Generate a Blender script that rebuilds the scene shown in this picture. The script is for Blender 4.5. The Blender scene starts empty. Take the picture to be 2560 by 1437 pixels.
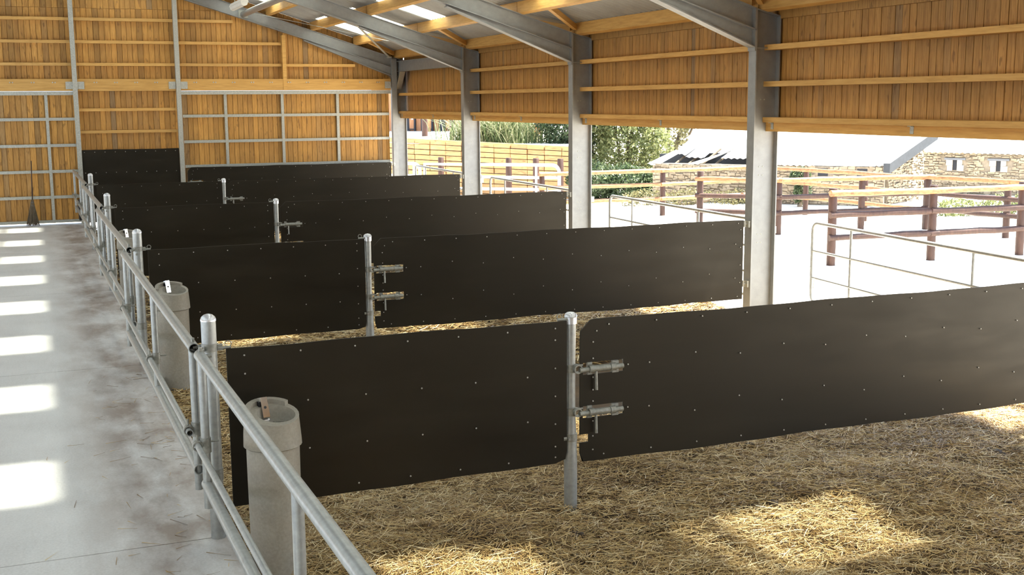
import bpy, bmesh, math, random
import numpy as np
from mathutils import Matrix, Vector

random.seed(7)
SC = bpy.context.scene
COL = SC.collection
PI = math.pi

# ------------------------------------------------------------------ camera
CAM = np.array([-1.0101, 0.0, 3.0])
YAW, PITCH, ROLL, FPX = 0.3828, 0.1575, -0.0074, 2929.73
_c, _s = math.cos(YAW), math.sin(YAW)
FW = np.array([_s * math.cos(PITCH), _c * math.cos(PITCH), -math.sin(PITCH)])
_rt = np.array([_c, -_s, 0.0])
_up = np.cross(_rt, FW)
RT = _rt * math.cos(ROLL) + _up * math.sin(ROLL)
UP = -_rt * math.sin(ROLL) + _up * math.cos(ROLL)
cd = bpy.data.cameras.new('camera')
cd.sensor_width = 36.0
cd.lens = FPX / 2560.0 * 36.0
cd.clip_start = 0.05
cd.clip_end = 400
cam = bpy.data.objects.new('camera', cd)
COL.objects.link(cam)
cam.matrix_world = Matrix(((RT[0], UP[0], -FW[0], CAM[0]), (RT[1], UP[1], -FW[1], CAM[1]),
                           (RT[2], UP[2], -FW[2], CAM[2]), (0, 0, 0, 1)))
SC.camera = cam

# ------------------------------------------------------------------ sky, sun, exposure
SUN_DIR = Vector((-0.50, 0.05, -1.0))
world = bpy.data.worlds.new('sky')
SC.world = world
world.use_nodes = True
wn = world.node_tree.nodes
bg = wn['Background']
bg.inputs['Color'].default_value = (0.64, 0.79, 1.0, 1)
bg.inputs['Strength'].default_value = 1.1
sl = bpy.data.lights.new('sun', 'SUN')
sl.energy = 11.0
sl.angle = math.radians(2.2)
sl.color = (1.0, 0.93, 0.80)
sun = bpy.data.objects.new('sun', sl)
COL.objects.link(sun)
sun.rotation_euler = SUN_DIR.to_track_quat('-Z', 'Y').to_euler()
sun.location = (30, 0, 40)
vs = SC.view_settings
vs.view_transform = 'Standard'
vs.look = 'None'
vs.exposure = 1.65
vs.gamma = 1.0
vs.use_curve_mapping = False


def wp(px, py, depth):
    """World point seen at a place of the photograph, at a given distance along the view."""
    r = FW + RT * (px - 1280.0) / FPX + UP * (718.5 - py) / FPX
    return CAM + r * depth


# ------------------------------------------------------------------ layout (metres)
Y1, S, YE = 8.05, 5.9656, 31.783
ROW = [Y1 + S * k for k in range(4)]
XM, XC, XO = 2.715, 8.23, 8.63            # latch posts, column inner and outer face
ZS = -0.19                                 # bedding level
RS = 0.31                                  # roof slope
RIDGE = -2.0
XL = 2 * RIDGE - XO                        # left wall


def roofz(x, off=0.0):
    if x < RIDGE:
        x = 2 * RIDGE - x
    return 4.24 + off + RS * (8.24 - x)


# ------------------------------------------------------------------ mesh helpers
class MB:
    def __init__(self):
        self.v, self.f = [], []

    def add(self, vs_, fs_):
        b = len(self.v)
        self.v += [tuple(map(float, p)) for p in vs_]
        self.f += [tuple(b + i for i in f) for f in fs_]
        return self

    def hexa(self, p):
        return self.add(p, [(0, 3, 2, 1), (4, 5, 6, 7), (0, 1, 5, 4), (1, 2, 6, 5), (2, 3, 7, 6), (3, 0, 4, 7)])

    def box(self, x0, x1, y0, y1, z0, z1):
        return self.hexa([(x0, y0, z0), (x1, y0, z0), (x1, y1, z0), (x0, y1, z0),
                          (x0, y0, z1), (x1, y0, z1), (x1, y1, z1), (x0, y1, z1)])

    def prism_y(self, poly, y0, y1):
        n = len(poly)
        vs_ = [(x, y0, z) for x, z in poly] + [(x, y1, z) for x, z in poly]
        fs = [tuple(range(n))[::-1], tuple(range(n, 2 * n))]
        fs += [(i, (i + 1) % n, n + (i + 1) % n, n + i) for i in range(n)]
        return self.add(vs_, fs)

    def prism_x(self, poly, x0, x1):
        n = len(poly)
        vs_ = [(x0, y, z) for y, z in poly] + [(x1, y, z) for y, z in poly]
        fs = [tuple(range(n)), tuple(range(n, 2 * n))[::-1]]
        fs += [(i, n + i, n + (i + 1) % n, (i + 1) % n) for i in range(n)]
        return self.add(vs_, fs)

    def prism_z(self, poly, z0, z1):
        n = len(poly)
        vs_ = [(x, y, z0) for x, y in poly] + [(x, y, z1) for x, y in poly]
        fs = [tuple(range(n))[::-1], tuple(range(n, 2 * n))]
        fs += [(i, (i + 1) % n, n + (i + 1) % n, n + i) for i in range(n)]
        return self.add(vs_, fs)

    def tube(self, pts, r, n=10, caps=True, wall=None):
        pts = [Vector(tuple(map(float, p))) for p in pts]
        rs = r if isinstance(r, (list, tuple)) else [r] * len(pts)
        rings = []
        prev = None
        for i, p in enumerate(pts):
            if i == 0:
                d = pts[1] - pts[0]
            elif i == len(pts) - 1:
                d = pts[-1] - pts[-2]
            else:
                d = (pts[i + 1] - p).normalized() + (p - pts[i - 1]).normalized()
            d.normalize()
            if prev is None:
                a = Vector((0, 0, 1)) if abs(d.z) < 0.9 else Vector((1, 0, 0))
            else:
                a = prev
            u = (a - d * a.dot(d)).normalized()
            w = d.cross(u)
            prev = u
            rings.append([p + (u * math.cos(t) + w * math.sin(t)) * rs[i] for t in [2 * PI * k / n for k in range(n)]])
        vs_ = [q for g in rings for q in g]
        fs = []
        for i in range(len(rings) - 1):
            for k in range(n):
                fs.append((i * n + k, i * n + (k + 1) % n, (i + 1) * n + (k + 1) % n, (i + 1) * n + k))
        if caps and wall is None:
            fs.append(tuple(range(n))[::-1])
            fs.append(tuple(range((len(rings) - 1) * n, len(rings) * n)))
        b0 = len(self.v)
        self.add(vs_, fs)
        if wall is not None:                      # open hollow ends: inner skin and rims
            ri = [x - wall for x in rs]
            vin = []
            for i, p in enumerate(pts):
                for k in range(n):
                    vin.append(p + (rings[i][k] - p) * (ri[i] / rs[i]))
            m = len(vs_)
            f2 = []
            for i in range(len(rings) - 1):
                for k in range(n):
                    f2.append((m + i * n + k, m + (i + 1) * n + k, m + (i + 1) * n + (k + 1) % n, m + i * n + (k + 1) % n))
            L = (len(rings) - 1) * n
            for k in range(n):
                f2.append((k, m + k, m + (k + 1) % n, (k + 1) % n))
                f2.append((L + k, L + (k + 1) % n, m + L + (k + 1) % n, m + L + k))
            self.v += [tuple(p) for p in vin]
            self.f += [tuple(b0 + i for i in f) for f in f2]
        return self

    def lathe(self, prof, cx, cy, n=16, cap0=True, cap1=True):
        vs_ = []
        for r, z in prof:
            for k in range(n):
                t = 2 * PI * k / n
                vs_.append((cx + r * math.cos(t), cy + r * math.sin(t), z))
        fs = []
        for i in range(len(prof) - 1):
            for k in range(n):
                fs.append((i * n + k, i * n + (k + 1) % n, (i + 1) * n + (k + 1) % n, (i + 1) * n + k))
        if cap0:
            fs.append(tuple(range(n))[::-1])
        if cap1:
            fs.append(tuple(range((len(prof) - 1) * n, len(prof) * n)))
        return self.add(vs_, fs)

    def dot(self, x, y, z, r, h=0.006):
        """Low rivet head on a face that looks towards -Y."""
        n = 6
        ring = [(x + r * math.cos(2 * PI * k / n), y, z + r * math.sin(2 * PI * k / n)) for k in range(n)]
        top = [(x + r * .6 * math.cos(2 * PI * k / n), y - h, z + r * .6 * math.sin(2 * PI * k / n)) for k in range(n)]
        fs = [(k, n + k, n + (k + 1) % n, (k + 1) % n) for k in range(n)] + [tuple(range(n, 2 * n))[::-1]]
        return self.add(ring + top, fs)

    def mesh(self, name, mat, origin=(0, 0, 0), smooth=False):
        me = bpy.data.meshes.new(name)
        o = origin
        me.from_pydata([(p[0] - o[0], p[1] - o[1], p[2] - o[2]) for p in self.v], [], self.f)
        bm = bmesh.new()
        bm.from_mesh(me)
        bmesh.ops.recalc_face_normals(bm, faces=bm.faces)
        bm.to_mesh(me)
        bm.free()
        if smooth:
            for p in me.polygons:
                p.use_smooth = len(p.vertices) <= 4
        me.materials.append(mat)
        me.update()
        return me

    def build(self, name, mat, parent=None, origin=(0, 0, 0), smooth=False, bevel=0.0):
        ob = bpy.data.objects.new(name, self.mesh(name, mat, origin, smooth))
        COL.objects.link(ob)
        if parent is not None:
            ob.parent = parent
        if smooth:
            m = ob.modifiers.new('edges', 'EDGE_SPLIT')
            m.split_angle = math.radians(42)
        if bevel:
            m = ob.modifiers.new('bevel', 'BEVEL')
            m.width = bevel
            m.segments = 2
            m.limit_method = 'ANGLE'
        return ob


def empty(name, loc=(0, 0, 0), rz=0.0):
    o = bpy.data.objects.new(name, None)
    o.empty_display_size = 0.2
    COL.objects.link(o)
    o.location = loc
    o.rotation_euler = (0, 0, rz)
    return o


def tag(o, label=None, cat=None, group=None, kind=None):
    if label:
        o['label'] = label
    if cat:
        o['category'] = cat
    if group:
        o['group'] = group
    if kind:
        o['kind'] = kind
    return o


KIDS = {}


def copy_tree(o, parent=None):
    c = o.copy()
    COL.objects.link(c)
    c.parent = parent
    for ch in [x for x in bpy.data.objects if x.parent == o]:
        copy_tree(ch, c)
    return c


# ------------------------------------------------------------------ materials
def new_mat(name):
    m = bpy.data.materials.new(name)
    m.use_nodes = True
    nt = m.node_tree
    b = nt.nodes['Principled BSDF']
    return m, nt, b


def nd(nt, kind, **kw):
    n = nt.nodes.new(kind)
    for k, v in kw.items():
        setattr(n, k, v)
    return n


def ramp(nt, fac, stops):
    r = nd(nt, 'ShaderNodeValToRGB')
    el = r.color_ramp.elements
    while len(el) < len(stops):
        el.new(0.5)
    for e, (p, c) in zip(el, stops):
        e.position = p
        e.color = (c[0], c[1], c[2], 1)
    nt.links.new(fac, r.inputs['Fac'])
    return r.outputs['Color']


def mixc(nt, fac, a, b, mode='MIX'):
    m = nd(nt, 'ShaderNodeMix', data_type='RGBA', blend_type=mode)
    if isinstance(fac, (int, float)):
        m.inputs[0].default_value = fac
    else:
        nt.links.new(fac, m.inputs[0])
    for sock, val in ((m.inputs[6], a), (m.inputs[7], b)):
        if isinstance(val, tuple):
            sock.default_value = (val[0], val[1], val[2], 1)
        else:
            nt.links.new(val, sock)
    return m.outputs[2]


def noise(nt, vec, scale, detail=4.0, rough=0.55):
    n = nd(nt, 'ShaderNodeTexNoise')
    n.inputs['Scale'].default_value = scale
    n.inputs['Detail'].default_value = detail
    n.inputs['Roughness'].default_value = rough
    if vec is not None:
        nt.links.new(vec, n.inputs['Vector'])
    return n.outputs['Fac']


def mapped(nt, scale, coord='Object', randomize=0.0):
    tc = nd(nt, 'ShaderNodeTexCoord')
    vec = tc.outputs[coord]
    if randomize:
        oi = nd(nt, 'ShaderNodeObjectInfo')
        mu = nd(nt, 'ShaderNodeMath', operation='MULTIPLY')
        mu.inputs[1].default_value = randomize
        nt.links.new(oi.outputs['Random'], mu.inputs[0])
        ad = nd(nt, 'ShaderNodeVectorMath', operation='ADD')
        nt.links.new(vec, ad.inputs[0])
        nt.links.new(mu.outputs[0], ad.inputs[1])
        vec = ad.outputs[0]
    mp = nd(nt, 'ShaderNodeMapping')
    mp.inputs['Scale'].default_value = scale
    nt.links.new(vec, mp.inputs['Vector'])
    return mp.outputs['Vector']


def bump(nt, bsdf, h, strength=0.3, dist=0.01):
    b = nd(nt, 'ShaderNodeBump')
    b.inputs['Strength'].default_value = strength
    b.inputs['Distance'].default_value = dist
    nt.links.new(h, b.inputs['Height'])
    nt.links.new(b.outputs['Normal'], bsdf.inputs['Normal'])


def wood(name, dark, mid, light, grain=(16, 16, 1.1), knots=True, grey=0.0, rough=0.6, spread=0.5):
    m, nt, b = new_mat(name)
    v = mapped(nt, grain, randomize=37.0)
    g = noise(nt, v, 3.0, 6, 0.62)
    col = ramp(nt, g, [(0.25, dark), (0.5, mid), (0.78, light)])
    oi = nd(nt, 'ShaderNodeObjectInfo')
    rnd = ramp(nt, oi.outputs['Random'], [(0.0, (1 - spread * .75,) * 3), (0.12, (1 - spread * .35, 1 - spread * .4, 1 - spread * .45)),
                                        (0.5, (1.0, 0.98, 0.95)), (0.85, (1.1, 1.07, 1.0)), (1.0, (1 + spread * .4, 1 + spread * .35, 1 + spread * .25))])
    col = mixc(nt, 1.0, col, rnd, 'MULTIPLY')
    if grey:
        r2 = nd(nt, 'ShaderNodeMath', operation='MULTIPLY')
        r2.inputs[1].default_value = 17.31
        nt.links.new(oi.outputs['Random'], r2.inputs[0])
        fr = nd(nt, 'ShaderNodeMath', operation='FRACT')
        nt.links.new(r2.outputs[0], fr.inputs[0])
        gm = ramp(nt, fr.outputs[0], [(0.0, (1, 1, 1)), (grey, (0, 0, 0))])
        gr = ramp(nt, g, [(0.3, (0.10, 0.07, 0.04)), (0.7, (0.26, 0.19, 0.11))])
        gk = nd(nt, 'ShaderNodeMath', operation='MULTIPLY')
        gk.inputs[1].default_value = 0.75
        nt.links.new(gm, gk.inputs[0])
        col = mixc(nt, gk.outputs[0], col, gr)
    if knots:
        kv = mapped(nt, (grain[0] * .42, grain[1] * .42, max(grain[2], 1.1) * 2.0) if grain[2] < grain[0] else (grain[0] * 2, grain[1] * .5, grain[2] * .5), randomize=91.0)
        k = noise(nt, kv, 2.0, 2.0, 0.5)
        km = ramp(nt, k, [(0.64, (0, 0, 0)), (0.71, (1, 1, 1))])
        kk = nd(nt, 'ShaderNodeMath', operation='MULTIPLY')
        kk.inputs[1].default_value = 0.5
        nt.links.new(km, kk.inputs[0])
        col = mixc(nt, kk.outputs[0], col, (dark[0] * .35, dark[1] * .28, dark[2] * .25))
    nt.links.new(col, b.inputs['Base Color'])
    b.inputs['Roughness'].default_value = rough
    bump(nt, b, g, 0.25, 0.004)
    return m


def plain(name, col, rough=0.5, metal=0.0, var=0.25, scale=8.0, spec=0.5, bumps=0.15, stretch=(1, 1, 1)):
    m, nt, b = new_mat(name)
    v = mapped(nt, stretch, randomize=13.0)
    n = noise(nt, v, scale, 6, 0.6)
    c = ramp(nt, n, [(0.3, tuple(x * (1 - var) for x in col)), (0.7, tuple(min(1, x * (1 + var)) for x in col))])
    nt.links.new(c, b.inputs['Base Color'])
    b.inputs['Roughness'].default_value = rough
    b.inputs['Metallic'].default_value = metal
    b.inputs['Specular IOR Level'].default_value = spec
    if bumps:
        bump(nt, b, n, bumps, 0.004)
    return m


M = {}
M['plank'] = wood('larch_planks', (0.25, 0.110, 0.020), (0.47, 0.240, 0.052), (0.60, 0.335, 0.09), grey=0.13)
M['plank_side'] = wood('larch_planks_side', (0.25, 0.112, 0.025), (0.43, 0.222, 0.056), (0.54, 0.305, 0.09), grey=0.03, spread=0.25)
M['girt'] = wood('girt_timber', (0.44, 0.235, 0.058), (0.56, 0.32, 0.09), (0.64, 0.385, 0.125), grain=(1.0, 1.0, 12), knots=False, spread=0.2)
M['beam'] = wood('beam_timber', (0.42, 0.22, 0.052), (0.55, 0.31, 0.082), (0.64, 0.38, 0.12), grain=(0.8, 0.8, 10), knots=False, spread=0.15)
M['galv'] = plain('galvanised_steel', (0.42, 0.42, 0.375), 0.45, 0.3, 0.22, 45.0)
M['pipe'] = plain('galvanised_pipe', (0.33, 0.342, 0.335), 0.36, 0.4, 0.16, 22.0)
M['frame'] = plain('galvanised_frame', (0.285, 0.29, 0.285), 0.5, 0.3, 0.10, 9.0, bumps=0.05)
M['fitting'] = plain('zinc_fitting', (0.25, 0.25, 0.225), 0.45, 0.35, 0.25, 40.0)
M['cap'] = plain('zinc_cap', (0.62, 0.63, 0.66), 0.3, 0.6, 0.1, 10.0)
M['rivet'] = plain('rivet_zinc', (0.48, 0.46, 0.42), 0.4, 0.4, 0.1, 10.0, bumps=0)
M['chrome'] = plain('polished_steel', (0.78, 0.78, 0.80), 0.12, 1.0, 0.05, 5.0, bumps=0)
M['white'] = plain('white_enamel_and_glare', (0.75, 0.73, 0.66), 0.4, 0.0, 0.08, 6.0, bumps=0)  # real white on lamp and signs; sun glare painted on the pipe gates
M['black'] = plain('black_plastic', (0.012, 0.012, 0.016), 0.5, 0.0, 0.2, 8.0, bumps=0)


def rubber():
    m, nt, b = new_mat('black_rubber_sheet')
    v = mapped(nt, (0.5, 1, 2.4), randomize=19.0)
    n = noise(nt, v, 2.2, 5, 0.6)
    n2 = noise(nt, mapped(nt, (1, 1, 1)), 60, 3, 0.6)
    c = ramp(nt, n, [(0.3, (0.0046, 0.0041, 0.0029)), (0.55, (0.0074, 0.0064, 0.0043)), (0.8, (0.013, 0.0108, 0.007))])
    nt.links.new(c, b.inputs['Base Color'])
    r = ramp(nt, n, [(0.3, (0.42,) * 3), (0.75, (0.58,) * 3)])
    nt.links.new(r, b.inputs['Roughness'])
    b.inputs['Specular IOR Level'].default_value = 0.33
    b.inputs['Specular Tint'].default_value = (1.0, 0.88, 0.70, 1)
    bump(nt, b, n2, 0.12, 0.002)
    return m


M['rubber'] = rubber()


def concrete(name, a, c_, stains=True):
    m, nt, b = new_mat(name)
    v = mapped(nt, (1, 1, 1))
    n = noise(nt, v, 1.1, 6, 0.6)
    f = noise(nt, v, 55, 4, 0.6)
    col = ramp(nt, n, [(0.3, a), (0.7, c_)])
    col = mixc(nt, 0.35, col, ramp(nt, f, [(0.3, (0.35, 0.34, 0.33)), (0.7, (0.72, 0.71, 0.69))]), 'OVERLAY')
    if stains:
        # brushed streaks and brown dung dirt trodden in along the barrier side
        st = noise(nt, mapped(nt, (9, 1.2, 1)), 2.4, 4, 0.6)
        col = mixc(nt, 0.18, col, ramp(nt, st, [(0.35, (0.45, 0.43, 0.41)), (0.65, (0.6, 0.6, 0.6))]), 'OVERLAY')
        sx = nd(nt, 'ShaderNodeSeparateXYZ')
        nt.links.new(v, sx.inputs[0])
        edge = nd(nt, 'ShaderNodeMapRange')
        edge.inputs[1].default_value = -1.0
        edge.inputs[2].default_value = -0.4
        nt.links.new(sx.outputs[0], edge.inputs[0])
        sn = noise(nt, mapped(nt, (1.5, .75, 1)), 1.5, 5, 0.65)
        mu = nd(nt, 'ShaderNodeMath', operation='MULTIPLY')
        nt.links.new(edge.outputs[0], mu.inputs[0])
        nt.links.new(ramp(nt, sn, [(0.36, (0.12,) * 3), (0.62, (0.85,) * 3)]), mu.inputs[1])
        col = mixc(nt, mu.outputs[0], col, (0.22, 0.165, 0.13))
    nt.links.new(col, b.inputs['Base Color'])
    b.inputs['Roughness'].default_value = 0.55
    bump(nt, b, f, 0.2, 0.003)
    return m


M['concrete'] = concrete('brushed_concrete', (0.52, 0.52, 0.525), (0.62, 0.62, 0.625))
M['castconc'] = concrete('cast_concrete', (0.22, 0.20, 0.165), (0.33, 0.305, 0.26), stains=False)


def straw_mat(name, strands):
    m, nt, b = new_mat(name)
    if strands:
        at = nd(nt, 'ShaderNodeAttribute', attribute_name='tone')
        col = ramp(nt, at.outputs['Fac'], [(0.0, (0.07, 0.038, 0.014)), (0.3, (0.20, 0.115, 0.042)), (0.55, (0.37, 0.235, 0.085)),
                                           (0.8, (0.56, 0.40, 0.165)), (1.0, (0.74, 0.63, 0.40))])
        b.inputs['Roughness'].default_value = 0.45
    else:
        v = mapped(nt, (1, 1, 1))
        n = noise(nt, v, 1.4, 6, 0.65)
        f = noise(nt, mapped(nt, (22, 60, 10)), 2.0, 5, 0.7)
        col = ramp(nt, n, [(0.3, (0.05, 0.030, 0.013)), (0.7, (0.13, 0.08, 0.033))])
        col = mixc(nt, 0.6, col, ramp(nt, f, [(0.3, (0.2, 0.18, 0.15)), (0.7, (0.75, 0.7, 0.6))]), 'OVERLAY')
        b.inputs['Roughness'].default_value = 0.8
        bump(nt, b, f, 0.6, 0.02)
    nt.links.new(col, b.inputs['Base Color'])
    return m


M['straw'] = straw_mat('straw_stalks', True)
M['litter'] = straw_mat('straw_litter', False)
M['dung'] = plain('dung', (0.042, 0.026, 0.013), 0.75, 0, 0.4, 30.0, bumps=0.6)
M['gravel'] = plain('pale_gravel', (0.62, 0.585, 0.52), 0.9, 0, 0.12, 3.0, bumps=0.3)
M['sheet'] = plain('fibre_cement_sheet', (0.33, 0.325, 0.30), 0.75, 0, 0.14, 2.0, bumps=0.1)
M['log'] = wood('weathered_log', (0.026, 0.010, 0.007), (0.044, 0.018, 0.012), (0.070, 0.031, 0.022), grain=(6, 6, 1.5), knots=False, spread=0.2)
M['rail'] = wood('pine_rail', (0.17, 0.075, 0.03), (0.30, 0.15, 0.065), (0.44, 0.25, 0.13), grain=(3, 3, 10), knots=True, spread=0.2)
M['sleeper'] = wood('pale_sleeper', (0.30, 0.16, 0.06), (0.42, 0.25, 0.105), (0.52, 0.34, 0.17), grain=(1, 1, 8), knots=True, spread=0.25)
M['stable'] = wood('stable_boards', (0.30, 0.12, 0.05), (0.44, 0.20, 0.09), (0.52, 0.27, 0.13), grain=(9, 9, 1), knots=False, spread=0.2)
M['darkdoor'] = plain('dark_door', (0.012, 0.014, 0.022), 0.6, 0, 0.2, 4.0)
M['stone'] = plain('rubble_stone', (0.29, 0.235, 0.165), 0.9, 0, 0.45, 3.0)
M['mortar'] = plain('lime_mortar', (0.24, 0.20, 0.15), 0.95, 0, 0.3, 6.0)
M['quoin'] = plain('pale_dressed_stone', (0.62, 0.56, 0.48), 0.85, 0, 0.12, 5.0)
M['roofold'] = plain('old_pale_roofing', (0.66, 0.68, 0.68), 0.7, 0, 0.12, 2.0)
M['bark'] = plain('bark', (0.13, 0.10, 0.068), 0.9, 0, 0.3, 12.0, bumps=0.5)
M['orange'] = plain('orange_paint', (0.55, 0.17, 0.04), 0.5, 0, 0.1, 4.0)
M['slate_shade'] = plain('dark_slate_and_shade', (0.035, 0.040, 0.048), 0.6, 0, 0.2, 6.0)  # verge board, and shade painted inside the ruined barn
M['lead'] = plain('lead_flashing', (0.16, 0.17, 0.19), 0.6, 0.2, 0.2, 6.0)


def leaf_mat(name, a, c_, e):
    m, nt, b = new_mat(name)
    at = nd(nt, 'ShaderNodeAttribute', attribute_name='tone')
    col = ramp(nt, at.outputs['Fac'], [(0.0, a), (0.55, c_), (1.0, e)])
    nt.links.new(col, b.inputs['Base Color'])
    b.inputs['Roughness'].default_value = 0.55
    tr = nd(nt, 'ShaderNodeBsdfTranslucent')
    nt.links.new(col, tr.inputs['Color'])
    mx = nd(nt, 'ShaderNodeMixShader')
    mx.inputs[0].default_value = 0.45
    out = nt.nodes['Material Output']
    nt.links.new(b.outputs[0], mx.inputs[1])
    nt.links.new(tr.outputs[0], mx.inputs[2])
    nt.links.new(mx.outputs[0], out.inputs['Surface'])
    return m


M['leaf_dark'] = leaf_mat('leaves_dark', (0.016, 0.030, 0.015), (0.06, 0.095, 0.042), (0.19, 0.24, 0.12))
M['leaf_mid'] = leaf_mat('leaves_olive', (0.06, 0.085, 0.03), (0.22, 0.25, 0.10), (0.46, 0.45, 0.22))
M['leaf_dry'] = leaf_mat('leaves_dry', (0.07, 0.07, 0.03), (0.17, 0.16, 0.075), (0.30, 0.27, 0.15))
M['reed'] = leaf_mat('reeds', (0.04, 0.07, 0.025), (0.12, 0.16, 0.06), (0.42, 0.40, 0.24))


def skylight_mat():
    m, nt, b = new_mat('translucent_roof_panel')
    out = nt.nodes['Material Output']
    nt.nodes.remove(b)
    tl = nd(nt, 'ShaderNodeBsdfTranslucent')
    tl.inputs['Color'].default_value = (0.92, 0.97, 0.95, 1)
    tp = nd(nt, 'ShaderNodeBsdfTransparent')
    tp.inputs['Color'].default_value = (0.95, 0.98, 0.96, 1)
    gl = nd(nt, 'ShaderNodeBsdfGlossy')
    gl.inputs['Roughness'].default_value = 0.3
    mx = nd(nt, 'ShaderNodeMixShader')
    mx.inputs[0].default_value = 0.64
    nt.links.new(tl.outputs[0], mx.inputs[1])
    nt.links.new(tp.outputs[0], mx.inputs[2])
    m2 = nd(nt, 'ShaderNodeMixShader')
    m2.inputs[0].default_value = 0.06
    nt.links.new(mx.outputs[0], m2.inputs[1])
    nt.links.new(gl.outputs[0], m2.inputs[2])
    nt.links.new(m2.outputs[0], out.inputs['Surface'])
    return m


M['skylight'] = skylight_mat()

# ================================================================== SETTING
# ---- yard outside
b = MB()
b.add([(8.55, -30, -0.2), (120, -30, -0.2), (120, 140, -0.2), (8.55, 140, -0.2)], [(0, 1, 2, 3)])
b.add([(-120, -30, -0.2), (-12.6, -30, -0.2), (-12.6, 140, -0.2), (-120, 140, -0.2)], [(0, 1, 2, 3)])
b.add([(-12.6, 32.2, -0.2), (8.55, 32.2, -0.2), (8.55, 140, -0.2), (-12.6, 140, -0.2)], [(0, 1, 2, 3)])
b.add([(-12.6, -30, -0.2), (8.55, -30, -0.2), (8.55, -10, -0.2), (-12.6, -10, -0.2)], [(0, 1, 2, 3)])
yard = b.build('ground', M['gravel'])
tag(yard, 'pale sunlit gravel yard outside the barn', 'ground', kind='structure')

# ---- concrete feed aisle with sawn joints: one slab per bay
aisle = empty('floor', (0, 0, 0))
tag(aisle, 'pale grey concrete feed aisle', 'floor', kind='structure')
yj = [-9.9, -3.88, 2.09] + ROW + [32.1]
for i in range(len(yj) - 1):
    y0, y1 = yj[i] + 0.006, yj[i + 1] - 0.006
    MB().box(-4.2, 0.13, y0, y1, -0.3, 0.0).build('slab', M['concrete'], aisle)
MB().box(-4.2, 0.125, -9.9, 32.1, -0.32, -0.012).build('joint_bed', M['castconc'], aisle)

# ---- bedding: gently heaped litter under the straw
rng = np.random.default_rng(11)


def heap(x, y):
    return (0.030 * np.sin(1.9 * x + 0.7 * y) + 0.026 * np.sin(2.7 * y - 1.3 * x + 1.0) + 0.022 * np.sin(5.1 * x + 2.0) * np.cos(4.3 * y)
            + 0.016 * np.sin(9.3 * x + 3 * np.sin(3.1 * y)) * np.sin(8.1 * y + 1.7) + 0.010 * np.sin(17 * x + 5 * y) * np.cos(15 * y - 4 * x))


def litter_z(x, y):
    e = np.clip((x - 0.13) / 0.5, 0, 1)
    return ZS + 0.01 + heap(x, y) * (0.35 + 0.65 * e) * 0.8


gx = np.concatenate([np.linspace(0.13, 8.7, 172)])
gy = np.concatenate([np.linspace(-9, 3.5, 30), np.linspace(3.6, 9, 108), np.linspace(9.2, 32.0, 160)])
GX, GY = np.meshgrid(gx, gy)
GZ = litter_z(GX, GY)
verts = np.stack([GX.ravel(), GY.ravel(), GZ.ravel()], -1)
nx, ny = len(gx), len(gy)
idx = np.arange(nx * ny).reshape(ny, nx)
fc = np.stack([idx[:-1, :-1], idx[:-1, 1:], idx[1:, 1:], idx[1:, :-1]], -1).reshape(-1, 4)


def fast_mesh(name, verts, faces, mat, tone=None, smooth=False):
    me = bpy.data.meshes.new(name)
    k = faces.shape[1]
    me.vertices.add(len(verts))
    me.vertices.foreach_set('co', verts.astype(np.float32).ravel())
    me.loops.add(faces.size)
    me.loops.foreach_set('vertex_index', faces.astype(np.int32).ravel())
    me.polygons.add(len(faces))
    me.polygons.foreach_set('loop_start', np.arange(0, faces.size, k, dtype=np.int32))
    if tone is not None:
        at = me.attributes.new('tone', 'FLOAT', 'POINT')
        at.data.foreach_set('value', tone.astype(np.float32))
    me.materials.append(mat)
    me.update(calc_edges=True)
    if smooth:
        me.polygons.foreach_set('use_smooth', np.ones(len(faces), dtype=bool))
    return me


lo = bpy.data.objects.new('floor', fast_mesh('litter_ground', verts, fc, M['litter'], smooth=True))
COL.objects.link(lo)
tag(lo, 'trodden straw litter on the pen floors', 'floor', kind='structure')


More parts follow.
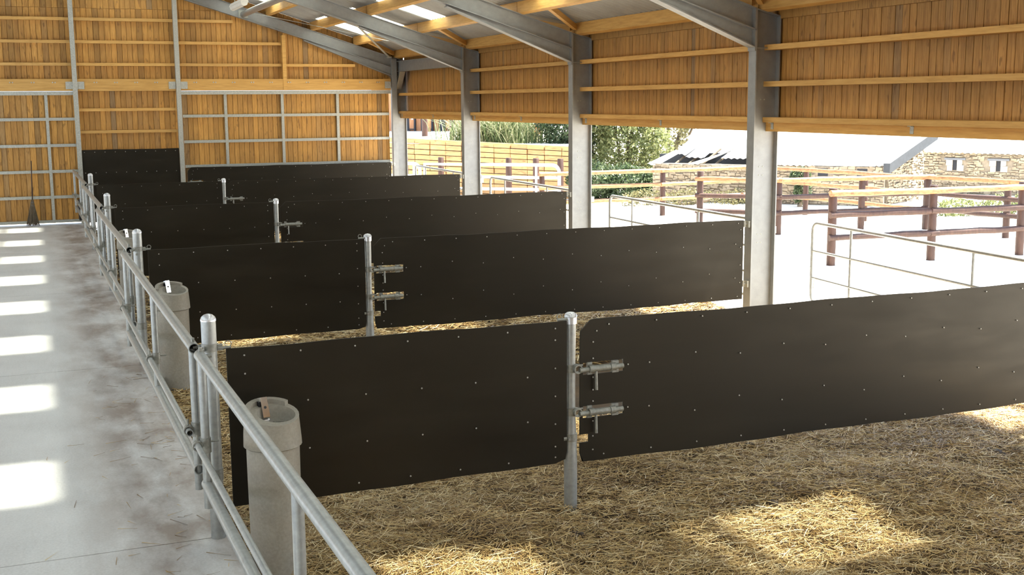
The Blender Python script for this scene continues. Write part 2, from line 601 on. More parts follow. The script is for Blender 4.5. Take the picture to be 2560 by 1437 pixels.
def strands(n, xr, yr, lmin, lmax, wid, lift):
    x = rng.uniform(*xr, n)
    y = rng.uniform(*yr, n)
    fld = 1.3 * np.sin(1.1 * x + 0.9 * y) + 1.1 * np.cos(1.7 * y - 0.8 * x)
    ang = fld * .7 + rng.normal(0, 1.7, n)
    L = rng.uniform(lmin, lmax, n) * rng.uniform(0.5, 1.0, n)
    w = wid * rng.uniform(0.6, 1.3, n)
    tilt = rng.normal(0, 0.16, n) + (rng.random(n) < 0.05) * rng.uniform(0.2, 0.7, n)
    z0 = litter_z(x, y) + rng.uniform(0.002, lift, n) ** 1.0
    dx, dy = np.cos(ang), np.sin(ang)
    bend = rng.normal(0, 0.10, n)
    pts = []
    for t in (-0.5, 0.0, 0.5):
        px = x + dx * L * t - dy * bend * L * (0.25 - t * t) * 4 * .5
        py = y + dy * L * t + dx * bend * L * (0.25 - t * t) * 4 * .5
        pz = z0 + np.abs(tilt) * L * (t + 0.5) * 0.6
        pz = np.maximum(pz, litter_z(px, py) + 0.002)
        pts.append((px, py, pz))
    roll = rng.uniform(-0.9, 0.9, n)
    ux, uy, uz = -dy * np.cos(roll) * w * .5, dx * np.cos(roll) * w * .5, np.sin(roll) * w * .5
    V = np.zeros((n, 6, 3))
    for i, (px, py, pz) in enumerate(pts):
        V[:, 2 * i] = np.stack([px - ux, py - uy, pz - uz], -1)
        V[:, 2 * i + 1] = np.stack([px + ux, py + uy, pz + uz], -1)
    base = np.arange(n)[:, None] * 6
    F = np.concatenate([base + np.array([0, 1, 3, 2]), base + np.array([2, 3, 5, 4])], 0)
    patch = 0.5 + 0.22 * np.sin(1.6 * x + 2.2 * np.sin(1.1 * y)) + 0.15 * np.sin(4.1 * y + 2.3 * x)
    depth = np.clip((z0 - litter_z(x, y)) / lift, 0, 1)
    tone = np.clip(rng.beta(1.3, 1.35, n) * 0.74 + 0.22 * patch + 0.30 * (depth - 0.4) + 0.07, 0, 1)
    return V.reshape(-1, 3), F, np.repeat(tone, 6)


def join(parts):
    off, Vs, Fs, Ts = 0, [], [], []
    for V, F, T in parts:
        Vs.append(V)
        Fs.append(F + off)
        Ts.append(T)
        off += len(V)
    return np.concatenate(Vs), np.concatenate(Fs), np.concatenate(Ts)


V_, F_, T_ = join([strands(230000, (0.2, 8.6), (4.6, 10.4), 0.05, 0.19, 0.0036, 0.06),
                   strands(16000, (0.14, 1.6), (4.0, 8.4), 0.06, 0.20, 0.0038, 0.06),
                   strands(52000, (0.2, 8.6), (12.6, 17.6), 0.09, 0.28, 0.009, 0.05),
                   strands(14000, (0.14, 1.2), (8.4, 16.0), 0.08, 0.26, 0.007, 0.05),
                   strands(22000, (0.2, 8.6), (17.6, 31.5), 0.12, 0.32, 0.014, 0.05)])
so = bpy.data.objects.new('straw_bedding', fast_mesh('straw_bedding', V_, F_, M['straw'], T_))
COL.objects.link(so)
tag(so, 'loose golden straw stalks spread over the pen floors', 'straw', kind='stuff')

# a few stalks blown onto the concrete beside the barrier
n = 130
ax = -np.abs(rng.normal(0, 0.42, n)) + 0.1
ay = rng.uniform(5.5, 14.0, n)
aa = rng.uniform(0, PI, n)
aL = rng.uniform(0.04, 0.2, n)
Vw = np.zeros((n, 4, 3))
for i, (t, s_) in enumerate(((-.5, -1), (-.5, 1), (.5, 1), (.5, -1))):
    Vw[:, i, 0] = ax + np.cos(aa) * aL * t - np.sin(aa) * 0.002 * s_
    Vw[:, i, 1] = ay + np.sin(aa) * aL * t + np.cos(aa) * 0.002 * s_
    Vw[:, i, 2] = 0.004 + 0.003 * (i % 2)
so2 = bpy.data.objects.new('scattered_straw', fast_mesh('scattered_straw', Vw.reshape(-1, 3), np.arange(n * 4).reshape(-1, 4), M['straw'], np.repeat(rng.uniform(.15, .8, n), 4)))
COL.objects.link(so2)
tag(so2, 'stray straw stalks blown onto the concrete aisle', 'straw', kind='stuff')


# ---- corrugated roof with purlins and translucent panels
ceiling = empty('ceiling', (0, 0, 0))
tag(ceiling, 'grey corrugated barn roof on timber purlins with translucent panels', 'roof', kind='structure')
PITCHW = 0.177
YA, YB = -9.9, 32.4


def corr(x0, x1, y0, y1, off=0.215):
    """Corrugated sheet between two heights of the slope."""
    b = MB()
    m = max(2, int(round((y1 - y0) / (PITCHW / 8))))
    ys = [y0 + (y1 - y0) * i / m for i in range(m + 1)]
    vs_ = []
    for t in (0, 1):
        for x in (x0, x1):
            for y in ys:
                vs_.append((x, y, roofz(x, off + t * 0.007) + 0.026 * math.sin(2 * PI * y / PITCHW)))
    k = m + 1
    fs = []
    for i in range(m):
        fs.append((i, i + 1, k + i + 1, k + i))
        fs.append((2 * k + i, 3 * k + i, 3 * k + i + 1, 2 * k + i + 1))
        fs.append((i, 2 * k + i, 2 * k + i + 1, i + 1))
        fs.append((k + i, k + i + 1, 3 * k + i + 1, 3 * k + i))
    return b.add(vs_, fs)


rows_sky = [(5.92, 7.2), (3.75, 4.9), (0.85, 2.12)]
bounds = [(7.2, 9.05), (5.92, 7.2), (4.9, 5.92), (3.75, 4.9), (2.12, 3.75), (0.85, 2.12), (RIDGE, 0.85)]
ysky = []
for yk in [-3.88, 2.09] + ROW + [YE]:
    ysky += [yk - 1.49, yk + 1.49]
ysky = sorted(y for y in ysky if YA + 1 < y < YB - 0.6)
HW = PITCHW * 3
for (xa, xb) in bounds:
    cuts = [YA]
    if (xa, xb) in rows_sky:
        for y in ysky:
            cuts += [y - HW, y + HW]
    cuts.append(YB)
    for i in range(0, len(cuts), 2):
        sh = corr(xa - 0.02, xb + 0.02, cuts[i], cuts[i + 1]).build('roof_sheet', M['sheet'], ceiling, smooth=True)
    if (xa, xb) in rows_sky:
        for y in ysky:
            corr(xa - 0.02, xb + 0.02, y - HW, y + HW, 0.217).build('skylight_panel', M['skylight'], ceiling, smooth=True)
for (xa, xb, sky) in ((XL - 0.4, -11.2, 0), (-11.2, -9.9, 1), (-9.9, -8.9, 0), (-8.9, -7.75, 1), (-7.75, -6.1, 0), (-6.1, -4.85, 1), (-4.85, RIDGE, 0)):  # unseen left slope; its translucent panels are added to brighten the interior
    cuts = [YA]
    if sky:
        for y in ysky:
            cuts += [y - HW, y + HW]
    cuts.append(YB)
    for i in range(0, len(cuts), 2):
        corr(xa - 0.02, min(xb + 0.02, RIDGE), cuts[i], cuts[i + 1]).build('roof_sheet', M['sheet'], ceiling, smooth=True)
    if sky:
        for y in ysky:
            corr(xa - 0.02, xb + 0.02, y - HW, y + HW, 0.217).build('skylight_panel', M['skylight'], ceiling, smooth=True)  # added panel out of view, lets extra daylight in

PX = [8.36, 7.22, 6.05, 4.88, 3.71, 2.54, 1.37, 0.2, -0.97]
framesY = [2.09] + ROW + [YE]
for px in PX:
    for i in range(len(framesY) - 1):
        y0, y1 = framesY[i] + 0.01, framesY[i + 1] - 0.01
        d = 0.2
        zb = roofz(px, -0.005)
        w = 0.045
        MB().hexa([(px - w, y0, zb + RS * w), (px + w, y0, zb - RS * w), (px + w, y1, zb - RS * w), (px - w, y1, zb + RS * w),
                   (px - w, y0, zb + d + RS * w), (px + w, y0, zb + d - RS * w), (px + w, y1, zb + d - RS * w), (px - w, y1, zb + d + RS * w)]
                  ).build('purlin', M['beam'], ceiling)
# short timber braces from the eaves purlin to the next one up, either side of each frame
for yk in ROW[1:] + [YE]:
    for sgn in (-1, 1):
        if yk == YE and sgn > 0:
            continue
        p0 = Vector((8.28, yk + sgn * 0.10, roofz(8.28, 0.10)))
        p1 = Vector((7.26, yk + sgn * 1.2, roofz(7.26, 0.06)))
        d = (p1 - p0).normalized()
        u = Vector((0, 0, 1))
        sdir = d.cross(u).normalized() * 0.035
        up = Vector((0, 0, 0.05))
        MB().hexa([p0 - sdir - up, p0 + sdir - up, p1 + sdir - up, p1 - sdir - up,
                   p0 - sdir + up, p0 + sdir + up, p1 + sdir + up, p1 - sdir + up]).build('brace', M['girt'], ceiling)

# ---- gable end wall: vertical boards one by one, timber beam, girts
wall_back = empty('wall_back', (0, YE, 0))
tag(wall_back, 'gable wall of vertical larch boards with timber girts', 'wall', kind='structure')
PW = 0.133
YP = YE + 0.14                              # front face of the boards


def plank_back(x0, w, z0, z1a, z1b, parent, mat, yoff=0.0):
    """A single board; its head may be cut to the roof slope."""
    g = 0.0045
    y0 = YP + yoff
    MB().hexa([(x0 + g, y0, z0), (x0 + w - g, y0, z0), (x0 + w - g, y0 + 0.022, z0), (x0 + g, y0 + 0.022, z0),
               (x0 + g, y0, z1a), (x0 + w - g, y0, z1b), (x0 + w - g, y0 + 0.022, z1b), (x0 + g, y0 + 0.022, z1a)]
              ).build('plank', mat, parent, origin=(0, YE, 0))


BM = 3.40
x = -2.25
while x < XO - 0.02:
    w = min(PW * random.uniform(0.93, 1.07), XO - x)
    jz = 5.385 + (0.0 if random.random() < .9 else -0.01)
    ra, rb = roofz(x, 0.19), roofz(x + w, 0.19)
    oy = random.uniform(-0.004, 0.004)
    if min(ra, rb) > jz + 0.05:
        plank_back(x, w, BM, jz - 0.004, jz - 0.004, wall_back, M['plank'], oy)
        plank_back(x, w, jz + 0.004, ra, rb, wall_back, M['plank'], oy + 0.004)
    else:
        plank_back(x, w, BM, ra, rb, wall_back, M['plank'], oy)
    x += w
x = 0.03
while x < 2.50:
    w = min(PW * random.uniform(0.93, 1.07), 2.52 - x)
    plank_back(x, w, 0.0, BM - 0.004, BM - 0.004, wall_back, M['plank'], random.uniform(-0.004, 0.004))
    x += w
b = MB()
x = XL
while x < -2.25:
    w = min(PW, -2.25 - x)
    b.hexa([(x + .003, YP, 0.0), (x + w - .003, YP, 0.0), (x + w - .003, YP + .022, 0.0), (x + .003, YP + .022, 0.0),
            (x + .003, YP, roofz(x, .19)), (x + w - .003, YP, roofz(x + w, .19)), (x + w - .003, YP + .022, roofz(x + w, .19)), (x + .003, YP + .022, roofz(x, .19))])
    x += w
tag(b.build('cladding', M['plank'], wall_back, origin=(0, YE, 0)), kind='stuff')
b = MB()
b.hexa([(XL, YP + .03, 0), (-5, YP + .03, 0), (-5, YP + .05, 0), (XL, YP + .05, 0), (XL, YP + .03, roofz(XL, .18)), (-5, YP + .03, roofz(-5, .18)), (-5, YP + .05, roofz(-5, .18)), (XL, YP + .05, roofz(XL, .18))])
b.prism_y([(-5, 3.42), (XO, 3.42), (XO, roofz(XO, .18)), (RIDGE, roofz(RIDGE, .18)), (-5, roofz(-5, .18))], YP + .03, YP + .05)
b.box(-5, -2.3, YP + .03, YP + .05, 0, 3.42)
b.box(0.0, 2.52, YP + .03, YP + .05, 0, 3.42)
b.build('backing_sheet', M['plank'], wall_back, origin=(0, YE, 0))


def girt_b(x0, x1, z, h=0.072, d=0.13, parent=wall_back):
    MB().box(x0, x1, YE + 0.01, YE + 0.01 + d, z - h, z).build('girt', M['girt'], parent, origin=(0, YE, 0))


for z, segs in ((5.146, [(-2.3, -0.06), (0.06, 2.45), (2.57, 3.98)]), (4.588, [(-2.3, -0.06), (0.06, 2.45), (2.57, 5.22)]),
                (4.033, [(-2.3, -0.06), (0.06, 2.45), (2.57, 5.22), (5.34, 7.22)]), (2.90, [(0.06, 2.45)]), (2.345, [(0.06, 2.45)])):
    for a, c_ in segs:
        girt_b(a, c_, z)
# deep beam over the doors
for a, c_ in ((-2.3, -0.055), (0.055, 2.45), (2.56, 8.2)):
    bb = MB().box(a, c_, YE - 0.05, YE + 0.12, 3.335, 3.632).build('beam', M['beam'], wall_back, origin=(0, YE, 0))
    bt = MB()
    xx = math.ceil((a + .25) / .49) * .49
    while xx < c_ - 0.2:
        for dx in (-0.03, 0.03):
            bt.tube([(xx + dx, YE - 0.05, 3.545), (xx + dx, YE - 0.075, 3.545)], 0.017, 6)
        xx += 0.49
    tag(bt.build('bolts', M['rivet'], bb, origin=(0, YE, 0)), kind='stuff')
# steel fixing plates of the beam
for a, c_ in ((-0.22, -0.05), (0.05, 0.22), (2.27, 2.44), (2.57, 2.74), (8.03, 8.2)):
    MB().box(a, c_, YE - 0.075, YE - 0.045, 3.38, 3.565).build('fixing_plate', M['galv'], wall_back, origin=(0, YE, 0))
# timber stud above the beam
MB().box(5.23, 5.33, YE - 0.06, YE + 0.14, 3.335, roofz(5.33, -0.36)).build('stud', M['beam'], wall_back, origin=(0, YE, 0))


# ---- sliding doors with galvanised grid frames
def door(name, label, x0, x1, verts_x, hz, z0=0.03, z1=3.28):
    d = empty(name, (0, YE, 0))
    tag(d, label, 'door', kind='structure')
    x = x0 + .02
    while x < x1 - .03:
        w = min(PW * random.uniform(0.93, 1.07), x1 - .02 - x)
        plank_back(x, w, z0 + .04, z1, z1, d, M['plank'], -0.03 + random.uniform(-0.003, 0.003))
        x += w
    o = (0, YE, 0)
    MB().box(x0 + .02, x1 - .02, YP + .0, YP + .015, z0 + .04, z1).build('backing_sheet', M['plank'], d, origin=o)
    t = 0.036
    for xv in verts_x:
        MB().box(xv - t, xv + t, YE + 0.03, YE + 0.10, z0, z1).build('frame_upright', M['galv'], d, origin=o)
    for z in hz:
        xs = [x0] + sorted(verts_x) + [x1]
        for a, c_ in zip(xs[:-1], xs[1:]):
            if c_ - a < 0.15:
                continue
            MB().box(a + t, c_ - t, YE + 0.035, YE + 0.10, z - t, z + t).build('frame_rail', M['galv'], d, origin=o)
    MB().box(x0, x1, YE - 0.04, YE + 0.11, 3.235, 3.33).build('top_track', M['galv'], d, origin=o)
    return d


door('door_1', 'boarded sliding door with grey steel grid at the aisle end', -2.9, 0.0, [-2.15, -0.70], [2.64, 1.985, 1.335, 0.69, 0.075], 0.035)
door('door_2', 'wide boarded sliding door with grey steel grid behind the end gate', 2.57, 8.2, [3.70, 5.20, 6.71], [2.68, 2.015, 1.375, 0.7, 0.06], 0.03)

# ---- right-hand side wall over the open bays
wall_right = empty('wall_right', (XO, 0, 0))
tag(wall_right, 'high boarded side wall above the open bays', 'wall', kind='structure')
SPW = 0.122
XP = XO + 0.035
OR = (XO, 0, 0)
pm = []
for k in range(4):
    w = SPW * (0.94 + 0.04 * k)
    pm.append((w, MB().box(XP, XP + 0.022, 0.0035, w - 0.0035, 2.66, 4.30).mesh('side_plank', M['plank_side'], OR)))
y = 7.4
while y < YE + 0.1:
    w, me = random.choice(pm)
    ob = bpy.data.objects.new('plank', me)
    COL.objects.link(ob)
    ob.parent = wall_right
    ob.location = (random.uniform(-0.004, 0.004), y, 0)
    y += w
b = MB()
yy = -9.9
while yy < 7.4 - .01:
    w = min(SPW, 7.4 - yy)
    b.box(XP, XP + .022, yy + .0035, yy + w - .0035, 2.66, 4.30)
    yy += w
tag(b.build('cladding', M['plank_side'], wall_right, origin=OR), kind='stuff')
MB().box(XP + .03, XP + .04, -9.9, YE + .15, 2.62, 4.42).build('backing_sheet', M['plank_side'], wall_right, origin=OR)
SY = [2.09] + ROW + [YE]
for i in range(len(SY) - 1):
    y0, y1 = SY[i] + 0.005, SY[i + 1] - 0.005
    if i == 3 or i == 4:
        pass
    # girts laid flat between the column webs
    last = i == len(SY) - 2
    zs = (3.247, 3.745) if not last else (3.247,)
    for z in zs:
        MB().box(8.42, XP, y0, y1, z - 0.072, z).build('girt', M['girt'], wall_right, origin=OR)
    sb = MB()
    sb.box(8.42, XP, y0, y1, 2.685, 2.755)
    sill = sb.build('sill_girt', M['girt'], wall_right, origin=OR)
    sl_ = MB().box(8.475, XP, y0, y1, 2.560, 2.683).build('sill_beam', M['beam'], wall_right, origin=OR)
    for yb in (y0 + 0.16, (y0 + y1) / 2, y1 - 0.16):
        m_ = MB()
        m_.box(8.468, 8.475, yb - 0.03, yb + 0.03, 2.59, 2.683)
        m_.box(8.428, 8.475, yb - 0.03, yb + 0.03, 2.676, 2.684)
        m_.build('bracket', M['galv'], sl_, origin=OR)
    MB().box(XP - 0.05, XP - 0.001, y0, y1, 4.10, 4.25).build('header_board', M['plank_side'], wall_right, origin=OR)

# ---- far left side wall (mirror side of the barn)
wl = MB()
yy = -9.9
while yy < YE + .1:
    wl.box(XL - .03, XL, yy + .004, yy + .15 - .004, 1.0, 4.35)
    yy += .15
wall_left = wl.build('wall_left', M['plank_side'])
tag(wall_left, 'boarded side wall on the far left of the barn', 'wall', kind='structure')

# ---- gable wall behind the camera
b = MB()
x = XL
while x < XO:
    w = min(.2, XO - x)
    b.hexa([(x + .003, -9.8, -.2), (x + w - .003, -9.8, -.2), (x + w - .003, -9.77, -.2), (x + .003, -9.77, -.2),
            (x + .003, -9.8, roofz(x, .19)), (x + w - .003, -9.8, roofz(x + w, .19)), (x + w - .003, -9.77, roofz(x + w, .19)), (x + .003, -9.77, roofz(x, .19))])
    x += w
wall_front = b.build('wall_front', M['plank_side'])
tag(wall_front, 'boarded gable wall behind the camera', 'wall', kind='structure')

# ================================================================== STEEL FRAME
FWD = 0.088                                 # half flange width


def ibeam_z(b, x0, x1, y, z0, z1a, z1b, tf=0.016, tw=0.011):
    """Upright I-section: web along X, flanges at x0 and x1, head cut to the roof slope."""
    def zc(x):
        return z1a + (z1b - z1a) * (x - x0) / (x1 - x0)
    for a, c_ in ((x0, x0 + tf), (x1 - tf, x1)):
        b.hexa([(a, y - FWD, z0), (c_, y - FWD, z0), (c_, y + FWD, z0), (a, y + FWD, z0),
                (a, y - FWD, zc(a)), (c_, y - FWD, zc(c_)), (c_, y + FWD, zc(c_)), (a, y + FWD, zc(a))])
    a, c_ = x0 + tf, x1 - tf
    b.hexa([(a, y - tw / 2, z0), (c_, y - tw / 2, z0), (c_, y + tw / 2, z0), (a, y + tw / 2, z0),
            (a, y - tw / 2, zc(a)), (c_, y - tw / 2, zc(c_)), (c_, y + tw / 2, zc(c_)), (a, y + tw / 2, zc(a))])


def slab_y(b, p0, p1, t, y0, y1):
    """Flat bar following p0->p1 in the XZ plane, t thick upwards, from y0 to y1."""
    b.prism_y([p0, p1, (p1[0], p1[1] + t), (p0[0], p0[1] + t)], y0, y1)


RD = 0.285


def make_frame(y, end=False):
    f = empty('portal_frame', (XC, y, ZS))
    o = (XC, y, ZS)
    c = MB()
    ibeam_z(c, XC, XO, y, -0.28, 4.215, 4.125)
    cap = MB()
    cap.hexa([(XC, y - FWD, 4.217), (XO, y - FWD, 4.127), (XO, y + FWD, 4.127), (XC, y + FWD, 4.217),
              (XC, y - FWD, 4.229), (XO, y - FWD, 4.139), (XO, y + FWD, 4.139), (XC, y + FWD, 4.229)])
    col = c.build('column', M['frame'], f, origin=o)
    cap.build('cap_plate', M['frame'], col, origin=o)
    st = MB()
    for z in (3.70, 2.95):
        if z == 2.95:
            continue
        st.box(XC + .016, XO - .016, y - FWD, y + FWD, z - .006, z + .006)
    st.build('stiffener', M['frame'], col, origin=o)
    bh = MB()
    for z in (1.95, 2.07, 1.0, 1.12, 3.0):
        for dx in (-.03, .03):
            bh.dot((XC + XO) / 2 - .02 + dx, y - .0056, z, 0.011, 0.004)
    tag(bh.build('bolts', M['galv'], col, origin=o), kind='stuff')
    MB().box(XC - 0.06, XO + 0.06, y - .15, y + .15, -0.3, -0.275).build('base_plate', M['frame'], f, origin=o)
    for side in (1, -1):
        def mx(x):
            return x if side > 0 else 2 * RIDGE - x
        r = MB()
        x0, x1 = XC, RIDGE
        pt = [(mx(x0), roofz(x0, -0.02)), (mx(x1), roofz(x1, -0.02))]
        pb = [(mx(x0), roofz(x0, -0.02 - RD)), (mx(x1), roofz(x1, -0.02 - RD))]
        slab_y(r, pt[0], pt[1], 0.014, y - FWD, y + FWD)
        slab_y(r, pb[0], pb[1], 0.014, y - FWD, y + FWD)
        r.prism_y([pb[0], pb[1], pt[1], pt[0]], y - .005, y + .005)
        if side < 0:
            xa, xb_ = mx(XO), mx(XC)
            ibeam_z(r, xa, xb_, y, -0.28, 4.125, 4.215)
        ra = r.build('rafter', M['frame'], f, origin=o)
        h = MB()
        xe = 5.82
        pe = (mx(xe), roofz(xe, -0.02 - RD - .045))
        pk = (mx(XC), 3.70)
        slab_y(h, pk, pe, 0.014, y - FWD, y + FWD)
        h.prism_y([pk, pe, (pe[0], pe[1] + .045), pb[0]], y - .005, y + .005)
        h.box(*sorted((mx(XC), mx(XC - .018))), y - FWD, y + FWD, 3.66, roofz(XC, -.01))
        h.build('haunch', M['frame'], ra, origin=o)
    if end:
        MB().box(XC - .012, XC + .125, y - FWD - .035, y - FWD - .002, -0.2, 4.18).build('door_guide', M['frame'], f, origin=o)
    return f


fl = ['galvanised portal frame just outside the right edge of view, carrying the nearest gate',
      'galvanised portal frame nearest the camera, its column standing between the bright yard bays',
      'galvanised portal frame second nearest, column between the olive tree and the retaining wall',
      'galvanised portal frame third nearest, column with four bolt pairs before the timber retaining wall',
      'galvanised portal frame set against the gable end wall']
frames = []
for k, y in enumerate(ROW + [YE]):
    f = make_frame(y, k == 4)
    tag(f, fl[k], 'steel frame', 'portal frames')
    frames.append(f)
f = make_frame(ROW[0] - S)
tag(f, 'galvanised portal frame beside the camera, out of view to the right', 'steel frame', 'portal frames')

# gable mullions
for x, lab in ((0.0, 'slim galvanised gable post at the aisle end of the feed barrier'), (2.507, 'slim galvanised gable post between the black wall sheet and the end gate')):
    e = empty('gable_post', (x, YE, ZS))
    tag(e, lab, 'post', 'gable posts')
    b = MB()
    for s_ in (-1, 1):
        b.box(x + s_ * .05 - .006, x + s_ * .05 + .006, YE - .11, YE + .03, -.2, roofz(x, -.37))
    b.box(x - .05, x + .05, YE - .045, YE - .033, -.2, roofz(x, -.37))
    b.box(x - .056, x + .056, YE - .118, YE - .11, -.2, roofz(x, -.37))
    b.build('post', M['galv'], e, origin=(x, YE, ZS))
    MB().box(x - .09, x + .09, YE - .15, YE + .05, -.2, -.185).build('base_plate', M['galv'], e, origin=(x, YE, ZS))

# eaves tie beam with knee gussets in the last bay
e = empty('eaves_beam', (8.43, ROW[3], 3.83))
tag(e, 'grey steel eaves beam with corner knees across the farthest bay', 'steel beam')
o = (8.43, ROW[3], 3.83)
b = MB()
ya, yb = ROW[3] + .02, YE - .02
b.box(8.36, 8.50, ya, yb, 3.83, 3.844)
b.box(8.36, 8.50, ya, yb, 4.10, 4.114)
b.box(8.425, 8.435, ya, yb, 3.844, 4.10)
b.build('beam', M['frame'], e, origin=o)
for yy, s_ in ((ya, 1), (yb, -1)):
    b = MB()
    b.prism_x([(yy, 3.83), (yy + s_ * .42, 3.83), (yy, 3.36)], 8.425, 8.435)
    p0, p1 = Vector((8.43, yy + s_ * .42, 3.83)), Vector((8.43, yy, 3.36))
    nrm = Vector((0, s_ * .47, -.42)).normalized() * .012
    wv = Vector((.075, 0, 0))
    b.hexa([p0 - wv, p0 + wv, p1 + wv, p1 - wv, p0 - wv + nrm, p0 + wv + nrm, p1 + wv + nrm, p1 - wv + nrm])
    b.build('knee', M['galv'], e, origin=o)

# roof tie tube, lamp, wind-brace straps in the last bay
TT = (4.25, ROW[3], 5.30)
e = empty('tie_tube', TT)
MB().tube([(4.25, YE - .02, 5.30), (4.25, ROW[3] + .02, 5.30)], 0.078, 18).build('tube', M['pipe'], e, origin=TT, smooth=True)
for yy in (YE - .03, ROW[3] + .015):
    MB().box(4.13, 4.37, yy, yy + .015, 5.20, 5.40).build('end_plate', M['galv'], e, origin=TT)
tag(e, 'round galvanised tie tube high between the last two rafters', 'tube')

e = empty('batten_lamp', (3.36, 27.0, 5.12))
o = (3.36, 27.0, 5.12)
b = MB()
b.prism_y([(3.27, 5.16), (3.30, 5.23), (3.42, 5.23), (3.45, 5.16)], 26.15, 27.75)
b.build('housing', M['white'], e, origin=o)
b = MB()
b.prism_y([(3.28, 5.16), (3.44, 5.16), (3.42, 5.10), (3.38, 5.08), (3.34, 5.08), (3.30, 5.10)], 26.17, 27.73)
b.build('diffuser', M['white'], e, origin=o)
for yy in (26.45, 27.45):
    MB().tube([(3.36, yy, 5.23), (3.36, yy, roofz(3.36, .19))], .008, 6).build('hanger', M['galv'], e, origin=o)
tag(e, 'white batten lamp hanging under the roof near the top edge', 'lamp')

for (p0, p1, lab) in (((5.45, ROW[3] + .3, 5.10), (8.15, YE - .12, 4.22), 'flat steel wind-brace strap crossing in front of the translucent panels'),
                      ((8.05, ROW[3] + .25, 4.10), (4.3, YE - .18, 5.36), 'flat steel wind-brace strap running up along the gable rafter')):
    e = empty('wind_brace', p0)
    v0, v1 = Vector(p0), Vector(p1)
    d = (v1 - v0).normalized()
    sd = d.cross(Vector((0, 0, 1))).normalized() * .03
    nn = d.cross(sd).normalized() * .004
    MB().hexa([v0 - sd - nn, v0 + sd - nn, v1 + sd - nn, v1 - sd - nn, v0 - sd + nn, v0 + sd + nn, v1 + sd + nn, v1 - sd + nn]).build('strap', M['galv'], e, origin=p0)
    for q in (v0, v1):
        MB().box(q.x - .06, q.x + .06, q.y - .05, q.y + .05, q.z - .02, q.z + .02).build('cleat', M['galv'], e, origin=p0)
    tag(e, lab, 'brace', 'wind braces')


# ================================================================== STALL FITTINGS
def sheet_panel(xs, zs, holes, y, th=0.012, chamfer=(), wav=0.004, seed=0):
    """Rubber sheet with cut-outs; real thickness, slightly wavy."""
    rr = random.Random(seed)
    ph = [rr.uniform(0, 6) for _ in range(4)]
    xs = sorted(set(round(v, 4) for v in xs))
    zs = sorted(set(round(v, 4) for v in zs))
    nxx, nzz = len(xs), len(zs)

    def inh(i, j):
        if i < 0 or j < 0 or i >= nxx - 1 or j >= nzz - 1:
            return True
        cx, cz = (xs[i] + xs[i + 1]) / 2, (zs[j] + zs[j + 1]) / 2
        return any(a < cx < b_ and c_ < cz < d_ for a, b_, c_, d_ in holes)
    b = MB()

    def P(i, j, back):
        x, z = xs[i], zs[j]
        yy = y + wav * (math.sin(1.7 * x + ph[0]) * math.sin(2.3 * z + ph[1]) + .5 * math.sin(4.1 * x + ph[2]))
        if j == nzz - 1:
            z += .004 * math.sin(3.1 * x + ph[3]) + .002 * math.sin(9 * x)
        if j == 0:
            z += .006 * math.sin(2.6 * x + ph[2]) + .003 * math.sin(8 * x)
        for (ci, cj, dx, dz) in chamfer:
            if (ci, cj) == (i, j):
                x += dx
                z += dz
        return (x, yy + (th if back else 0), z)
    idx_ = {}
    for i in range(nxx):
        for j in range(nzz):
            for k in (0, 1):
                idx_[i, j, k] = len(b.v)
                b.v.append(P(i, j, k))
    for i in range(nxx - 1):
        for j in range(nzz - 1):
            if inh(i, j):
                continue
            b.f.append((idx_[i, j, 0], idx_[i + 1, j, 0], idx_[i + 1, j + 1, 0], idx_[i, j + 1, 0]))
            b.f.append((idx_[i, j, 1], idx_[i, j + 1, 1], idx_[i + 1, j + 1, 1], idx_[i + 1, j, 1]))
            for (di, dj, a, c_) in ((-1, 0, (i, j), (i, j + 1)), (1, 0, (i + 1, j), (i + 1, j + 1)), (0, -1, (i, j), (i + 1, j)), (0, 1, (i, j + 1), (i + 1, j + 1))):
                if inh(i + di, j + dj):
                    b.f.append((idx_[a[0], a[1], 0], idx_[c_[0], c_[1], 0], idx_[c_[0], c_[1], 1], idx_[a[0], a[1], 1]))
    return b


def lin(a, c_, st):
    m = max(1, int(round((c_ - a) / st)))
    return [a + (c_ - a) * i / m for i in range(m + 1)]


